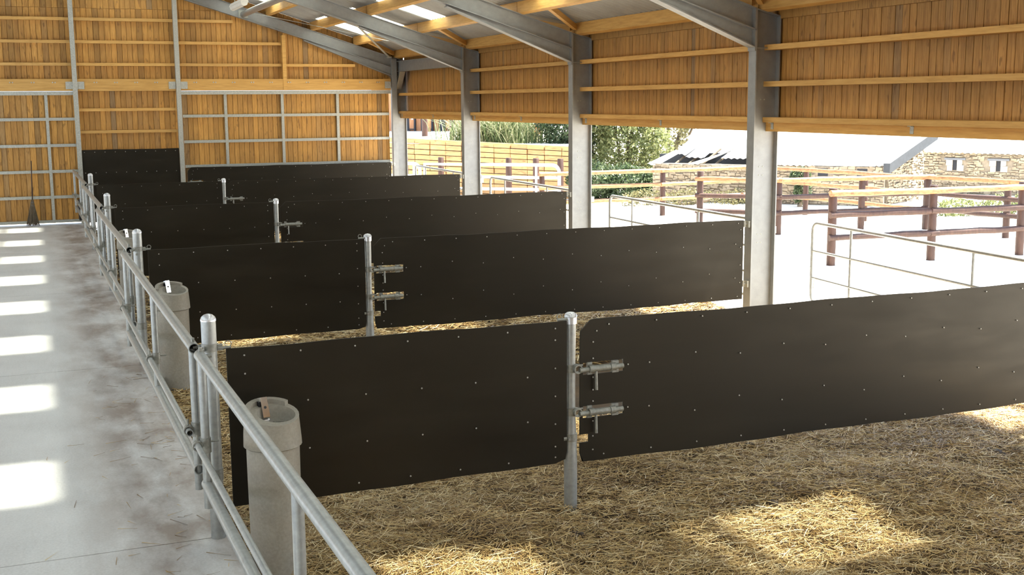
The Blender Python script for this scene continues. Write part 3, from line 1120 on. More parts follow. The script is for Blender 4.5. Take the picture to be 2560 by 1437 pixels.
# ---- short fixed partitions between feed barrier and latch post
def make_partition():
    y = ROW[0]
    o = (0.0, y, ZS)
    e = empty('stall_partition', o)
    x0, x1, z0, z1 = 0.105, 2.665, 0.215, 1.345
    p = sheet_panel(lin(x0, x1, .1), lin(z0, z1, .1), [], y - .042, chamfer=((len(lin(x0, x1, .1)) - 1, 0, -.012, .03),), seed=3)
    pan = p.build('rubber_panel', M['rubber'], e, origin=o, smooth=True)
    r = MB()
    ys = y - .046
    for k in range(7):
        r.dot(x0 + .12 + k * (x1 - x0 - .22) / 6, ys, z1 - .055, .0072)
        r.dot(x0 + .12 + k * (x1 - x0 - .22) / 6, ys, z0 + .06, .0072)
    for z in (1.2, .98, .76, .54, .36):
        r.dot(x1 - .1, ys, z, .0072)
    for z in (1.16, .82, .5):
        r.dot(x0 + .12, ys, z, .0072)
    for k in range(5):
        r.dot(x0 + .55 + k * .42, ys, .93 + .0 * k, .0072)
        r.dot(x0 + .55 + k * .42, ys, .58, .0072)
    tag(r.build('rivets', M['rivet'], pan, origin=o), kind='stuff')
    f = MB()
    for z in (z0 + .06, .58, .93, z1 - .055):
        f.tube([(x0 + .02, y, z), (x1 - .02, y, z)], .024, 8)
    for x in (x0 + .05, x1 - .06):
        f.tube([(x, y, z0 + .04), (x, y, z1 - .04)], .024, 8)
    f.build('tube_frame', M['pipe'], e, origin=o, smooth=True)
    # hinge pins with ring clips at both posts
    for x, s_ in ((0.11, 1), (XM - .09, -1)):
        h = MB()
        h.tube([(x - s_ * .055, y - .02, z1 + .005), (x + s_ * .03, y - .02, z1 + .005)], .011, 8)
        ring = [(x + s_ * .012 + .022 * math.cos(t), y - .02, z1 + .03 + .022 * math.sin(t)) for t in [2 * PI * k / 10 for k in range(11)]]
        h.tube(ring, .0035, 5)
        h.build('hinge_pin', M['fitting'], e, origin=o, smooth=True)
    return e


# ---- latch post in the middle of each partition line
def make_latch_post():
    y = ROW[0]
    o = (XM, y, ZS)
    e = empty('latch_post', o)
    b = MB()
    b.lathe([(.052, -.30), (.052, .22), (.047, .40), (.037, .62), (.036, .95), (.040, 1.18), (.040, 1.35)], XM, y, 18)
    post = b.build('post', M['pipe'], e, origin=o, smooth=True)
    b = MB()
    b.lathe([(.048, 1.31), (.048, 1.362), (.052, 1.366), (.045, 1.385), (.028, 1.397), (.003, 1.402)], XM, y, 18)
    b.build('cap', M['cap'], e, origin=o, smooth=True)
    for z in (.96, .615, .41):
        c = MB()
        rr = .043 if z > .5 else .052
        c.lathe([(rr - .003, z - .03), (rr, z - .03), (rr, z + .03), (rr - .003, z + .03)], XM, y, 18)
        if z > .5:
            c.tube([(XM + .035, y - .03, z), (XM + .035, y - .075, z)], .036, 12, wall=.01)
            c.tube([(XM + .052, y - .035, z + .025), (XM + .085, y - .035, z + .025)], .012, 6)
        else:
            c.tube([(XM - .05, y - .03, z), (XM - .075, y - .03, z)], .018, 8)
            c.tube([(XM - .035, y - .05, z), (XM - .035, y - .065, z)], .012, 6)
        c.build('clamp', M['fitting'], e, origin=o, smooth=True)
    return e


# ---- long rubber-faced gates with two slide bolts
def make_gate(latches=True):
    y = ROW[0]
    o = (8.18, y, ZS)
    e = empty('stall_gate', o)
    x0, x1, z0, z1 = 2.775, 8.13, 0.205, 1.335
    holes = [(2.80, 3.155, .905, 1.0), (2.80, 3.155, .56, .655), (x0 - .01, 2.85, .365, .43)]
    xs = lin(x0, 2.85, .06)[:-1] + [2.80, 2.85] + lin(2.85, 3.155, .08) + lin(3.155, x1, .12)
    zs = [z0, .28, .365, .43, .5, .56, .655, .72, .8, .905, 1.0, 1.08, 1.16, 1.25, z1]
    n0 = len(sorted(set(round(v, 4) for v in xs)))
    ch = [(0, len(zs) - 1, .09, 0), (0, len(zs) - 2, .004, 0), (1, len(zs) - 1, .07, 0.0), (2, len(zs) - 1, .03, 0), (0, 0, .03, 0.004)]
    p = sheet_panel(xs, zs, holes, y - .042, chamfer=ch, seed=8)
    pan = p.build('rubber_panel', M['rubber'], e, origin=o, smooth=True)
    r = MB()
    ys = y - .047
    for k in range(13):
        r.dot(3.02 + k * .418, ys, z1 - .045, .0072)
        r.dot(2.98 + k * .422, ys, z0 + .05, .0072)
    for k in range(6):
        r.dot(3.38 + k * .84, ys, .955, .0072)
        r.dot(3.38 + k * .84, ys, .60, .0072)
        r.dot(3.80 + k * .84 if k < 5 else 8.0, ys, 1.0, .0072)
        r.dot(3.80 + k * .84 if k < 5 else 8.0, ys, .52, .0072)
    r.dot(3.19, ys, .955, .0072)
    r.dot(3.19, ys, .61, .0072)
    for z in (1.16, 1.03, .88, .78, .69, .53, .41, .30):
        r.dot(2.885, ys, z, .0072)
    for z in (1.2, .95, .7, .45):
        r.dot(x1 - .05, ys, z, .0072)
    r.dot(2.915, ys, 1.245, .0072)
    tag(r.build('rivets', M['rivet'], pan, origin=o), kind='stuff')
    f = MB()
    for z in (z0 + .05, .52, 1.0, z1 - .045):
        f.tube([(3.17 if .4 < z < 1.1 else x0 + .1, y, z), (x1 - .02, y, z)], .026, 8)
    for x in (3.19, 5.4, x1 - .05):
        f.tube([(x, y, z0 + .04), (x, y, z1 - .04)], .022, 8)
    f.build('tube_frame', M['pipe'], e, origin=o, smooth=True)
    for z in (.955, .61):
        l = empty  # noqa
        b = MB()
        yl = y - .068
        b.tube([(XM + .045, yl, z - .006), (3.135, yl, z)], .0205, 12)
        bolt = b.build('slide_bolt', M['fitting'], e, origin=o, smooth=True)
        b = MB()
        b.tube([(2.90, yl, z), (2.90, yl - .012, z - .17)], .0115, 8)
        b.build('handle', M['fitting'], bolt, origin=o, smooth=True)
        b = MB()
        for xx in (2.862, 3.045):
            b.tube([(xx - .022, yl, z), (xx + .022, yl, z)], .031, 14, wall=.009)
        b.tube([(2.875, yl, z), (3.02, yl, z)], .0265, 12)
        b.box(2.835, 2.875, yl + .015, y - .03, z - .05, z + .048)
        b.box(3.05, 3.105, yl + .015, y - .03, z - .052, z + .042)
        b.build('bolt_bracket', M['fitting'], e, origin=o, smooth=True)
    # hinges to the column
    for z in (1.27, .42):
        b = MB()
        b.tube([(x1 + .015, y - .01, z), (XC + .02, y - .01, z)], .014, 8)
        b.tube([(x1 + .03, y - .01, z - .04), (x1 + .03, y - .01, z + .05)], .019, 8)
        b.box(XC - .03, XC - .001, y - .06, y + .04, z - .045, z + .045)
        b.build('hinge', M['galv'], e, origin=o, smooth=True)
    return e


# ---- barrier posts with domed caps
def make_barrier_post():
    y = ROW[0]
    o = (0, y, 0)
    e = empty('barrier_post', o)
    b = MB()
    b.lathe([(.051, 0.0), (.051, 1.545)], 0, y, 20)
    b.build('post', M['pipe'], e, origin=o, smooth=True)
    b = MB()
    b.lathe([(.053, 1.54), (.053, 1.55), (.047, 1.567), (.03, 1.582), (.012, 1.588), (.002, 1.589)], 0, y, 20)
    b.build('cap', M['cap'], e, origin=o, smooth=True)
    b = MB()
    b.lathe([(.052, 1.33), (.055, 1.33), (.055, 1.385), (.052, 1.385)], 0, y, 20)
    b.box(.05, .085, y - .028, y + .008, 1.335, 1.375)
    b.tube([(-.045, y - .05, 1.355), (-.085, y - .06, 1.345)], .016, 8)
    b.tube([(-.02, y - .048, 1.30), (-.02, y - .062, 1.30)], .013, 8)
    b.build('clamp', M['fitting'], e, origin=o, smooth=True)
    b = MB()
    b.lathe([(.052, .42), (.055, .42), (.055, .50), (.052, .50)], 0, y, 20)
    b.build('clamp', M['fitting'], e, origin=o, smooth=True)
    return e


# ---- feed barrier panels: top rail, thin swing rail, lower rail, uprights
def make_barrier(L, ups):
    o = (0, 0, 0)
    e = empty('feed_barrier', o)
    r = MB()
    r.tube([(0, 0, 1.335), (0, L, 1.335)], .038, 16, wall=.006)
    r.build('top_rail', M['pipe'], e, smooth=True)
    r = MB()
    r.tube([(0, .05, .455), (0, L - .05, .455)], .036, 16, wall=.006)
    r.build('bottom_rail', M['pipe'], e, smooth=True)
    r = MB()
    r.tube([(-.055, .02, .735), (-.055, L * .47, .735)], .024, 12, wall=.005)
    r.tube([(-.055, L * .47 + .01, .745), (-.055, L - .04, .745)], .021, 12, wall=.005)
    r.build('swing_rail', M['pipe'], e, smooth=True)
    for k, yy in enumerate(ups):
        u = MB()
        u.tube([(0, yy, .30 if k in (0, len(ups) - 1) else .42), (0, yy, 1.32)], .029, 12, wall=.005)
        u.build('upright', M['pipe'], e, smooth=True)
        c = MB()
        c.tube([(-.055, yy - .025, .74), (-.055, yy + .025, .74)], .034, 12, wall=.008)
        c.box(-.05, .0, yy - .02, yy + .02, .71, .77)
        c.tube([(0, yy, .69), (0, yy, .79)], .036, 12, wall=.006)
        c.tube([(-.055, yy, .765), (-.055, yy, .815)], .006, 6)
        c.tube([(.02, yy + .02, .755), (.09, yy + .02, .755)], .006, 6)
        c.build('rail_clamp', M['fitting'], e, smooth=True)
    for yy in (.06, L - .06):
        c = MB()
        c.tube([(0, yy, 1.36), (.0, yy, 1.40)], .012, 8)
        c.tube([(0.0, yy - .02, 1.385), (.0, yy + .02, 1.385)], .010, 6)
        c.tube([(0, yy, 1.33), (.07, yy, 1.34)], .014, 8)
        c.build('end_bracket', M['fitting'], e, smooth=True)
    return e


# ---- concrete drinking bowl on a tall pipe pedestal
def make_drinker():
    o = (0, 0, 0)
    e = empty('water_drinker', o)

    def tilt(p):
        return .22 * p[1] - .10 * p[0] - .02

    def turn(mb, a=math.radians(-58), k=.95):
        q = []
        for p in mb.v:
            x, y = p[0] * .92, p[1] * k
            x, y = x * math.cos(a) - y * math.sin(a), x * math.sin(a) + y * math.cos(a)
            q.append((x, y, p[2] + .005))
        mb.v = q
        return mb
    n = 28
    b = MB()
    b.lathe([(.172, 0.0), (.172, .30), (.175, .70), (.176, .985)], 0, 0, n)
    b.build('pedestal', M['castconc'], e, smooth=True)
    # collar with bowl recess
    b = MB()
    R0 = .193
    prof = [(.177, .93), (R0, .94), (R0 - .003, 1.03), (R0 - .014, 1.165), (.180, 1.172)]
    b.lathe(prof, 0, 0, n, cap0=True, cap1=False)
    m0 = len(b.v) - n
    inner = [(.128, 1.170, .028), (.115, 1.10, .028), (.075, 1.035, .028), (.012, 1.025, .028)]
    ring_prev = list(range(m0, m0 + n))
    for r_, z_, cx in inner:
        st = len(b.v)
        for k in range(n):
            t = 2 * PI * k / n
            b.v.append((cx + r_ * math.cos(t), r_ * math.sin(t) * .95, z_))
        for k in range(n):
            b.f.append((ring_prev[k], ring_prev[(k + 1) % n], st + (k + 1) % n, st + k))
        ring_prev = list(range(st, st + n))
    b.f.append(tuple(ring_prev))
    b.v = [(p[0], p[1], p[2] + (tilt(p) if p[2] > 1.0 else 0)) for p in b.v]
    b.build('bowl', M['castconc'], e, smooth=True)
    # raised splash lip at the back left
    b = MB()
    pts = []
    for k in range(15):
        t = math.radians(55 + k * 11)
        pts.append(t)
    lo_, hi_ = 1.168, 1.20
    for k in range(len(pts) - 1):
        a0, a1 = pts[k], pts[k + 1]
        q = []
        for z in (lo_, hi_):
            ro, ri = (.176, .142)
            q += [(ri * math.cos(a0), ri * math.sin(a0), z), (ro * math.cos(a0), ro * math.sin(a0), z),
                  (ro * math.cos(a1), ro * math.sin(a1), z), (ri * math.cos(a1), ri * math.sin(a1), z)]
        b.hexa(q)
    b.v = [(p[0], p[1], p[2] + tilt(p)) for p in b.v]
    b.build('splash_lip', M['castconc'], e)
    b = MB()
    b.lathe([(.10, 1.062), (.102, 1.066)], .028, 0, 20)
    mw, nt, bs = M.get('water_'), None, None
    b.build('water', M['water'], e, smooth=True)
    b = MB()
    b.hexa([(-.135, -.03, 1.165), (-.125, -.03, 1.165), (-.125, .03, 1.165), (-.135, .03, 1.165),
            (-.150, -.03, 1.225), (-.118, -.03, 1.232), (-.118, .03, 1.232), (-.150, .03, 1.225)])
    b.hexa([(-.128, -.026, 1.23), (-.116, -.026, 1.235), (-.116, .026, 1.235), (-.128, .026, 1.23),
            (-.085, -.026, 1.10), (-.073, -.026, 1.105), (-.073, .026, 1.105), (-.085, .026, 1.10)][:8])
    b.hexa([(-.085, -.03, 1.085), (-.02, -.03, 1.070), (-.02, .03, 1.070), (-.085, .03, 1.085),
            (-.085, -.03, 1.095), (-.02, -.03, 1.080), (-.02, .03, 1.080), (-.085, .03, 1.095)])
    turn(b)
    lev = b.build('valve_lever', M['chrome'], e)
    b = MB()
    b.tube([(-.10, 0, 1.165), (-.092, 0, 1.170)], .010, 8)
    b.box(-.155, -.12, -.036, .036, 1.14, 1.205)
    turn(b)
    b.build('valve_body', M['black'], lev)
    return e


mw, nt, bs = new_mat('still_water')
bs.inputs['Base Color'].default_value = (0.08, 0.085, 0.07, 1)
bs.inputs['Roughness'].default_value = 0.06
bs.inputs['Specular IOR Level'].default_value = 0.6
M['water'] = mw

pl = ['short black rubber partition nearest the camera, behind the front concrete drinker',
      'short black rubber partition of the second row from the front',
      'short black rubber partition of the third row from the front',
      'short black rubber partition of the fourth row, farthest from the camera']
gl_ = ['long black rubber gate nearest the camera, running out of the right edge',
       'long black rubber gate of the second row, hinged on the near steel column',
       'long black rubber gate of the third row from the front',
       'long black rubber gate of the fourth row from the front']
ml = ['galvanised latch post in the front row, standing in open straw',
      'galvanised latch post of the second row from the front',
      'galvanised latch post of the third row from the front',
      'galvanised latch post of the fourth row, smallest of the free-standing ones']
bl = ['thick galvanised barrier post with domed cap nearest the camera',
      'thick galvanised barrier post second from the camera along the aisle',
      'thick galvanised barrier post third from the camera along the aisle',
      'thick galvanised barrier post fourth and farthest along the aisle']
for maker, labs, cat, grp in ((make_partition, pl, 'partition', 'short stall partitions'), (make_gate, gl_, 'gate', 'rubber stall gates'),
                              (make_latch_post, ml, 'post', 'latch posts'), (make_barrier_post, bl, 'post', 'feed barrier posts')):
    proto = maker()
    for k in range(4):
        ob = proto if k == 0 else copy_tree(proto)
        ob.location.y = ROW[k]
        tag(ob, labs[k], cat, grp)
        if maker is make_gate:
            ob.rotation_euler.z = 0.0
# gate in front of the gable door
eg = copy_tree([o_ for o_ in bpy.data.objects if o_.name == 'stall_gate'][0])
eg.location = (8.18, YE - .12, ZS + .02)
eg.scale.x = 1.0287
tag(eg, 'long black rubber gate in front of the wide boarded door at the far end', 'gate', 'rubber stall gates')

# feed barrier runs (far ones are alike, the near one swings in slightly)
fbl = ['galvanised feed barrier section nearest the camera, cut by the bottom edge',
       'galvanised feed barrier section second from the camera, past the front drinker post',
       'galvanised feed barrier section third from the camera',
       'galvanised feed barrier section fourth from the camera',
       'galvanised feed barrier section at the far end, touching the gable post']
Lp = S - .36
proto = make_barrier(Lp, [.10, Lp * .47, Lp - .10])
spans = [(-.005, ROW[0] - .13 - Lp, -.0), (-.09, ROW[0] + .1, 0), (-.085, ROW[1] + .1, 0), (-.08, ROW[2] + .1, 0), (-.085, ROW[3] + .1, 0)]
for k, (xx, yy, rz) in enumerate(spans):
    ob = proto if k == 0 else copy_tree(proto)
    ob.location = (xx, yy, 0)
    if k == 0:
        ob.rotation_euler.z = math.atan2(.08, Lp)
    if k == 4:
        ob.scale.y = (YE - .12 - yy) / Lp
    tag(ob, fbl[k], 'barrier', 'feed barrier sections')

# drinkers
dl = ['tall concrete drinker with steel lever nearest the camera, before the front partition',
      'tall concrete drinker with steel lever second from the camera',
      'tall concrete drinker with steel lever third from the camera, half hidden by a barrier post']
proto = make_drinker()
for k, (xx, yy) in enumerate(((.33, ROW[0] - .42), (.285, ROW[1] - .66), (.26, ROW[2] - .66))):
    ob = proto if k == 0 else copy_tree(proto)
    ob.location = (xx, yy, ZS)
    ob.rotation_euler.z = math.radians(-14)
    tag(ob, dl[k], 'drinker', 'concrete drinkers')

# black sheet on the gable between the posts
e = empty('wall_sheet', (1.25, YE, 0))
o = (1.25, YE, 0)
pan = sheet_panel(lin(.06, 2.44, .12), lin(0.02, 1.86, .12), [], YE - .06, seed=5).build('rubber_panel', M['rubber'], e, origin=o, smooth=True)
r = MB()
for k in range(10):
    for z in (1.80, 1.28):
        r.dot(.12 + k * .248, YE - .066, z, .011)
tag(r.build('rivets', M['rivet'], pan, origin=o), kind='stuff')
b = MB()
for z in (.4, 1.0, 1.28, 1.8):
    b.box(.06, 2.44, YE - .045, YE + .13, z - .03, z + .03)
b.build('battens', M['girt'], e, origin=o)
tag(e, 'tall black rubber sheet on the gable wall between two slim posts', 'wall panel')

# dark round tub at the far end of the barrier
b = MB()
t0 = (-.03, YE - .62, .42)
prof = [(.20, -.02), (.235, .0), (.245, .06), (.235, .12), (.20, .14)]
e = empty('rubber_tub', (t0[0], t0[1], 0.0))
n = 24
vs_, fs = [], []
for r_, d_ in prof:
    for k in range(n):
        a = 2 * PI * k / n
        vs_.append((t0[0] - .085 + d_ * .5, t0[1] + r_ * .8 * math.cos(a), t0[2] - .02 + r_ * math.sin(a) * 1.1))
for i in range(len(prof) - 1):
    for k in range(n):
        fs.append((i * n + k, i * n + (k + 1) % n, (i + 1) * n + (k + 1) % n, (i + 1) * n + k))
fs += [tuple(range(n))[::-1], tuple(range((len(prof) - 1) * n, len(prof) * n))]
b.add(vs_, fs)
b.build('tub', M['black'], e, origin=(t0[0], t0[1], 0), smooth=True)
hb = MB()
hb.tube([(t0[0] - .05, t0[1], .66), (t0[0] - .03, t0[1], .70), (t0[0] + .0, t0[1], .66)], .008, 6)
hb.build('hook', M['black'], e, origin=(t0[0], t0[1], 0))
tag(e, 'round black tub hung on the far end of the feed barrier', 'tub')

# twig broom leaning on the aisle door
e = empty('twig_broom', (-1.17, YE - .25, 0))
o = (-1.17, YE - .25, 0)
MB().tube([(-1.18, YE - .24, .55), (-1.14, YE - .02, 1.62)], [.014, .011], 8).build('handle', M['log'], e, origin=o, smooth=True)
b = MB()
rr = random.Random(4)
for k in range(170):
    a = rr.uniform(0, 2 * PI)
    q = math.sqrt(rr.random())
    x1, y1 = .16 * q * math.cos(a), .07 * q * math.sin(a)
    x0_, y0_ = .025 * q * math.cos(a), .02 * q * math.sin(a)
    b.tube([(-1.18 + x0_, YE - .245 + y0_, .64 + rr.uniform(-.02, .03)), (-1.19 + x1 * .55, YE - .25 + y1 * .6, .36), (-1.20 + x1, YE - .25 + y1, rr.uniform(.01, .06))], [.004, .004, .0025], 4, caps=False)
tag(b.build('twigs', M['bark'], e, origin=o), kind='stuff')
c = MB()
for z in (.60, .52):
    c.tube([(-1.18 + .036 * math.cos(t), YE - .245 + .03 * math.sin(t), z) for t in [2 * PI * k / 10 for k in range(11)]], .006, 5)
c.build('binding', M['lead'], e, origin=o)
tag(e, 'twig broom leaning upright against the gridded aisle door', 'broom')

# dung on the straw
dsp = [(4.20, 7.42, 0.050, 'dung lump at the back edge of the sunlit straw patch'),
       (4.02, 7.50, 0.036, 'small dung lump left of the sunlit straw patch top'),
       (4.97, 7.17, 0.029, 'dung lump right of the sunlit straw patch'),
       (6.81, 7.80, 0.050, 'dung lump on straw near the right edge below the long gate'),
       (4.87, 8.80, 0.045, 'dung lump in the straw shaded beneath the nearest long gate'),
       (3.06, 6.93, 0.040, 'dung lump left below the sunlit straw patch'),
       (2.51, 7.51, 0.045, 'dung lump on straw near the front latch post'),
       (5.95, 6.80, 0.040, 'dung lump on straw low at the right edge'),
       (3.56, 6.42, 0.045, 'dung lump in the straw at the bottom edge')]
for (xx, yy, rr_, lab) in dsp:
    b = MB()
    rd = random.Random(int(xx * 100))
    zb = float(litter_z(np.array(xx), np.array(yy))) + .0
    for q in range(4):
        ox, oy = rd.uniform(-.8, .8) * rr_, rd.uniform(-.8, .8) * rr_
        r_ = rr_ * rd.uniform(.6, 1)
        b.lathe([(r_ * .5, zb - .01), (r_ * .95, zb + r_ * .3), (r_, zb + r_ * .6), (r_ * .75, zb + r_ * 1.05), (r_ * .2, zb + r_ * 1.25)], xx + ox, yy + oy, 9)
    ob = b.build('dung_lump', M['dung'], origin=(xx, yy, zb), smooth=True)
    ob.location = (xx, yy, zb)
    tag(ob, lab, 'dung', 'dung on the straw')


# ================================================================== OUTSIDE
ZY = -0.2


# ---- galvanised yard gates across the open bays
def make_yard_gate():
    e = empty('yard_gate')
    L, zt, zb, rc = 5.55, 1.45, .30, .13
    f = MB()
    pts = [(0, 0, zb)]
    pts = [(0, .02, zb), (0, L - rc, zb)]
    for k in range(1, 6):
        a = PI / 2 * k / 5
        pts.append((0, L - rc + rc * math.sin(a), zb + rc - rc * math.cos(a)))
    pts.append((0, L, zt - rc))
    for k in range(1, 6):
        a = PI / 2 * k / 5
        pts.append((0, L - rc + rc * math.cos(a), zt - rc + rc * math.sin(a)))
    pts.append((0, .02, zt))
    f.tube(pts, .026, 10)
    f.tube([(0, .02, zb - .03), (0, .02, zt + .03)], .024, 10)
    f.build('outer_frame', M['pipe'], e, smooth=True)
    for z in (1.045, .655):
        MB().tube([(0, .03, z), (0, L - .01, z)], .020, 8).build('rail', M['pipe'], e, smooth=True)
    for yy in (L - .95, L - 3.4):
        MB().tube([(0, yy, zb + .01), (0, yy, zt - .01)], .018, 8).build('upright', M['pipe'], e, smooth=True)
    for z in (zt - .1, zb + .1):
        h = MB()
        h.tube([(0, .02, z), (-.02, -.10, z)], .013, 8)
        h.box(-.06, .02, -.115, -.10, z - .05, z + .05)
        h.build('hinge', M['galv'], e, smooth=True)
    l = MB()
    l.tube([(-.03, L - .12, .655), (-.03, L - .10, .50)], .008, 6)
    l.build('drop_latch', M['galv'], e)
    return e


ygl = ['galvanised tubular yard gate nearest the camera at the right edge',
       'galvanised tubular yard gate in the second bay, left of the near column',
       'galvanised tubular yard gate in the third bay before the timber posts',
       'galvanised tubular yard gate in the farthest bay, seen small']
proto = make_yard_gate()
for k, (fx, fy) in enumerate(((9.27, 13.93), (8.88, 19.62), (8.82, 25.72), (8.80, 31.5))):
    ob = proto if k == 0 else copy_tree(proto)
    hx, hy = 8.76, ROW[k] + .22
    ob.location = (hx, hy, ZY)
    ob.rotation_euler.z = -math.atan2(fx - hx, fy - hy)
    ob.scale.y = math.hypot(fx - hx, fy - hy) / 5.55
    tag(ob, ygl[k], 'gate', 'tubular yard gates')


# ---- log post-and-rail fences
def log_rail(b, p0, p1, r):
    v0, v1 = Vector(p0), Vector(p1)
    rd = random.Random(int(abs(v0.x * 31 + v1.y * 17 + v0.z * 7) * 10))
    m = 6
    pts, rs = [], []
    for i in range(m + 1):
        p = v0.lerp(v1, i / m)
        pts.append((p.x + rd.uniform(-.006, .006), p.y + rd.uniform(-.006, .006), p.z + rd.uniform(-.008, .008)))
        rs.append(r * rd.uniform(.9, 1.08))
    b.tube(pts, rs, 10)


def fence(label, posts, rails, top=1.32, pr=.075, rr_=.058, pale=False):
    e = empty('log_fence', (posts[0][0], posts[0][1], ZY))
    o = (posts[0][0], posts[0][1], ZY)
    for p in posts:
        if len(p) > 3 and p[3]:
            continue
        t = p[2] if len(p) > 2 and p[2] else top
        b = MB()
        b.lathe([(pr, ZY - .05), (pr * 1.02, .3), (pr * .97, t - .01), (pr * .9, t)], p[0], p[1], 12)
        b.build('post', M['log'], e, origin=o, smooth=True)
    for q0, q1 in zip(posts[:-1], posts[1:]):
        dx, dy = q1[0] - q0[0], q1[1] - q0[1]
        L = math.hypot(dx, dy)
        nx_, ny_ = -dy / L, dx / L
        if (nx_ * (CAM[0] - q0[0]) + ny_ * (CAM[1] - q0[1])) < 0:
            nx_, ny_ = -nx_, -ny_
        of = pr * .8
        for z in rails:
            b = MB()
            log_rail(b, (q0[0] + nx_ * of - dx / L * .1, q0[1] + ny_ * of - dy / L * .1, z), (q1[0] + nx_ * of + dx / L * .1, q1[1] + ny_ * of + dy / L * .1, z), rr_)
            b.build('rail', M['rail'] if z == rails[0] or pale else M['log'], e, origin=o, smooth=True)
    tag(e, label, 'fence', 'log post and rail fences')
    return e


fence('log rail fence nearest the barn, on the right behind the tubular gate', [(13.2, 18.66), (15.45, 18.44), (17.63, 18.31), (20.0, 18.15)], (1.20, .79, .35), 1.30, .085, .062)
fence('log rail fence in the middle of the yard, turning a corner on the right', [(14.0, 24.9, 1.28), (15.35, 23.55, 1.16), (17.56, 23.27, 1.12), (19.25, 22.9, 1.12), (19.62, 20.7, 1.12), (20.0, 18.2, 1.12)], (1.10, .70, .32), 1.15, .08, .058)
fence('log rail fence farthest away, before the trees and stone building', [(11.6, 29.1), (15.2, 28.9), (18.3, 29.2), (18.85, 27.3), (19.2, 25.2), (19.3, 23.0)], (1.06, .68, .28), 1.09, .075, .056, True)

# ---- timber retaining wall of stacked sleepers
A0, A1 = wp(960, 342, 41.8), wp(1448, 367, 38.3)
e = empty('retaining_wall', (A0[0], A0[1], ZY))
o = (A0[0], A0[1], ZY)
tag(e, 'pale stacked timber retaining wall across the yard at the left', 'wall')
npan, nb = 12, 11
d2 = np.array([A1[0] - A0[0], A1[1] - A0[1]])
LW = np.linalg.norm(d2)
d2 /= LW
nrm2 = np.array([d2[1], -d2[0]])
rd = random.Random(5)
for i in range(npan):
    t0_, t1_ = i / npan, (i + 1) / npan
    zt0, zt1 = A0[2] + (A1[2] - A0[2]) * t0_, A0[2] + (A1[2] - A0[2]) * t1_
    for j in range(nb):
        off = rd.uniform(-.025, .025)
        q = []
        for fz in (j / nb + .006, (j + 1) / nb - .006):
            for (tt, zt, e_) in ((t0_, zt0, .012), (t1_, zt1, -.012)):
                q.append((tt, ZY - .1 + (zt - ZY + .1) * fz, e_))
        def pt(tt, z, e_, back):
            p = A0[:2] + d2 * (tt * LW + e_) + nrm2 * (off if not back else -.16)
            return (p[0], p[1], z)
        MB().hexa([pt(*q[0], 0), pt(*q[1], 0), pt(*q[1], 1), pt(*q[0], 1), pt(*q[2], 0), pt(*q[3], 0), pt(*q[3], 1), pt(*q[2], 1)]).build('sleeper', M['sleeper'], e, origin=o)

# raised terrace behind it
bk = np.array([-d2[1], d2[0]])
b = MB()
pA = A0[:2] - d2 * 14 + bk * .17
pB = A1[:2] - d2 * 0.1 + bk * .17
_rd = pB - CAM[:2]
pC = pB + _rd / np.linalg.norm(_rd) * 45 - d2 * 3
pD = pA + bk * 45 - d2 * 12
b.prism_z([tuple(pA), tuple(pB), tuple(pC), tuple(pD)], ZY - .1, 1.55)
terr = b.build('ground', M['gravel'])
tag(terr, 'raised pale terrace behind the timber retaining wall', 'ground', kind='structure')

# dark posts before the retaining wall; galvanised pipe gates, sun glare painted white
for px, dd, lab in ((1014, 38.6, 'dark timber post before the retaining wall, left beside the gable column'), (1103, 38.4, 'dark timber post before the retaining wall in the farthest bay'),
                    (1272, 37.6, 'dark timber post behind the pipe gate, leftmost in the third bay'), (1340, 37.2, 'dark timber post behind the pipe gate, middle of the third bay'),
                    (1401, 36.8, 'dark timber post at the rounded end of the pipe gate')):
    g = wp(px, 440, dd)
    b = MB()
    b.lathe([(.10, ZY - .05), (.10, .6), (.095, 1.20), (.085, 1.215)], g[0], g[1], 12)
    ob = b.build('timber_post', M['log'], origin=(g[0], g[1], ZY), smooth=True)
    ob.location = (g[0], g[1], ZY)
    tag(ob, lab, 'post', 'posts before the retaining wall')
for (pa, da, pb_, db, lab) in ((1062, 36.4, 1398, 35.2, 'long galvanised pipe gate with rounded end in the third bay, sun glare painted white'), (960, 37.2, 1050, 36.6, 'galvanised pipe gate behind the farthest yard gate, sun glare painted white')):
    g0, g1 = wp(pa, 440, da), wp(pb_, 440, db)
    e = empty('pipe_gate', (g0[0], g0[1], ZY))
    o = (g0[0], g0[1], ZY)
    dv = Vector((g1[0] - g0[0], g1[1] - g0[1], 0))
    Lg = dv.length
    dv.normalize()
    P_ = lambda s_, z: (g0[0] + dv.x * s_, g0[1] + dv.y * s_, z)
    f = MB()
    pts = [P_(0, .1), P_(0, 1.10)]
    rc = .22
    for k in range(0, 6):
        a = PI / 2 * k / 5
        pts.append(P_(Lg - rc + rc * math.sin(a), 1.10 - rc + rc * math.cos(a)))
    pts += [P_(Lg, .1)]
    f.tube(pts, .05, 10)
    f.build('outer_frame', M['white'], e, origin=o, smooth=True)
    for z in (.72, .36, .1):
        MB().tube([P_(0, z), P_(Lg, z)], .042, 8).build('rail', M['white'], e, origin=o, smooth=True)
    for k in range(1, 3):
        MB().tube([P_(Lg * k / 2.4, .1), P_(Lg * k / 2.4, 1.1)], .036, 8).build('upright', M['white'], e, origin=o, smooth=True)
    tag(e, lab, 'gate', 'galvanised pipe gates')

# ---- stables on the terrace
s0, s1 = wp(930, 326, 60), wp(1185, 326, 58.5)
e = empty('stable_block', (s0[0], s0[1], 1.55))
o = (s0[0], s0[1], 1.55)
tag(e, 'brown boarded stable block with dark doorways beyond the retaining wall', 'building')
ds = np.array([s1[0] - s0[0], s1[1] - s0[1]])
LS = np.linalg.norm(ds)
ds /= LS
bs2 = np.array([-ds[1], ds[0]])


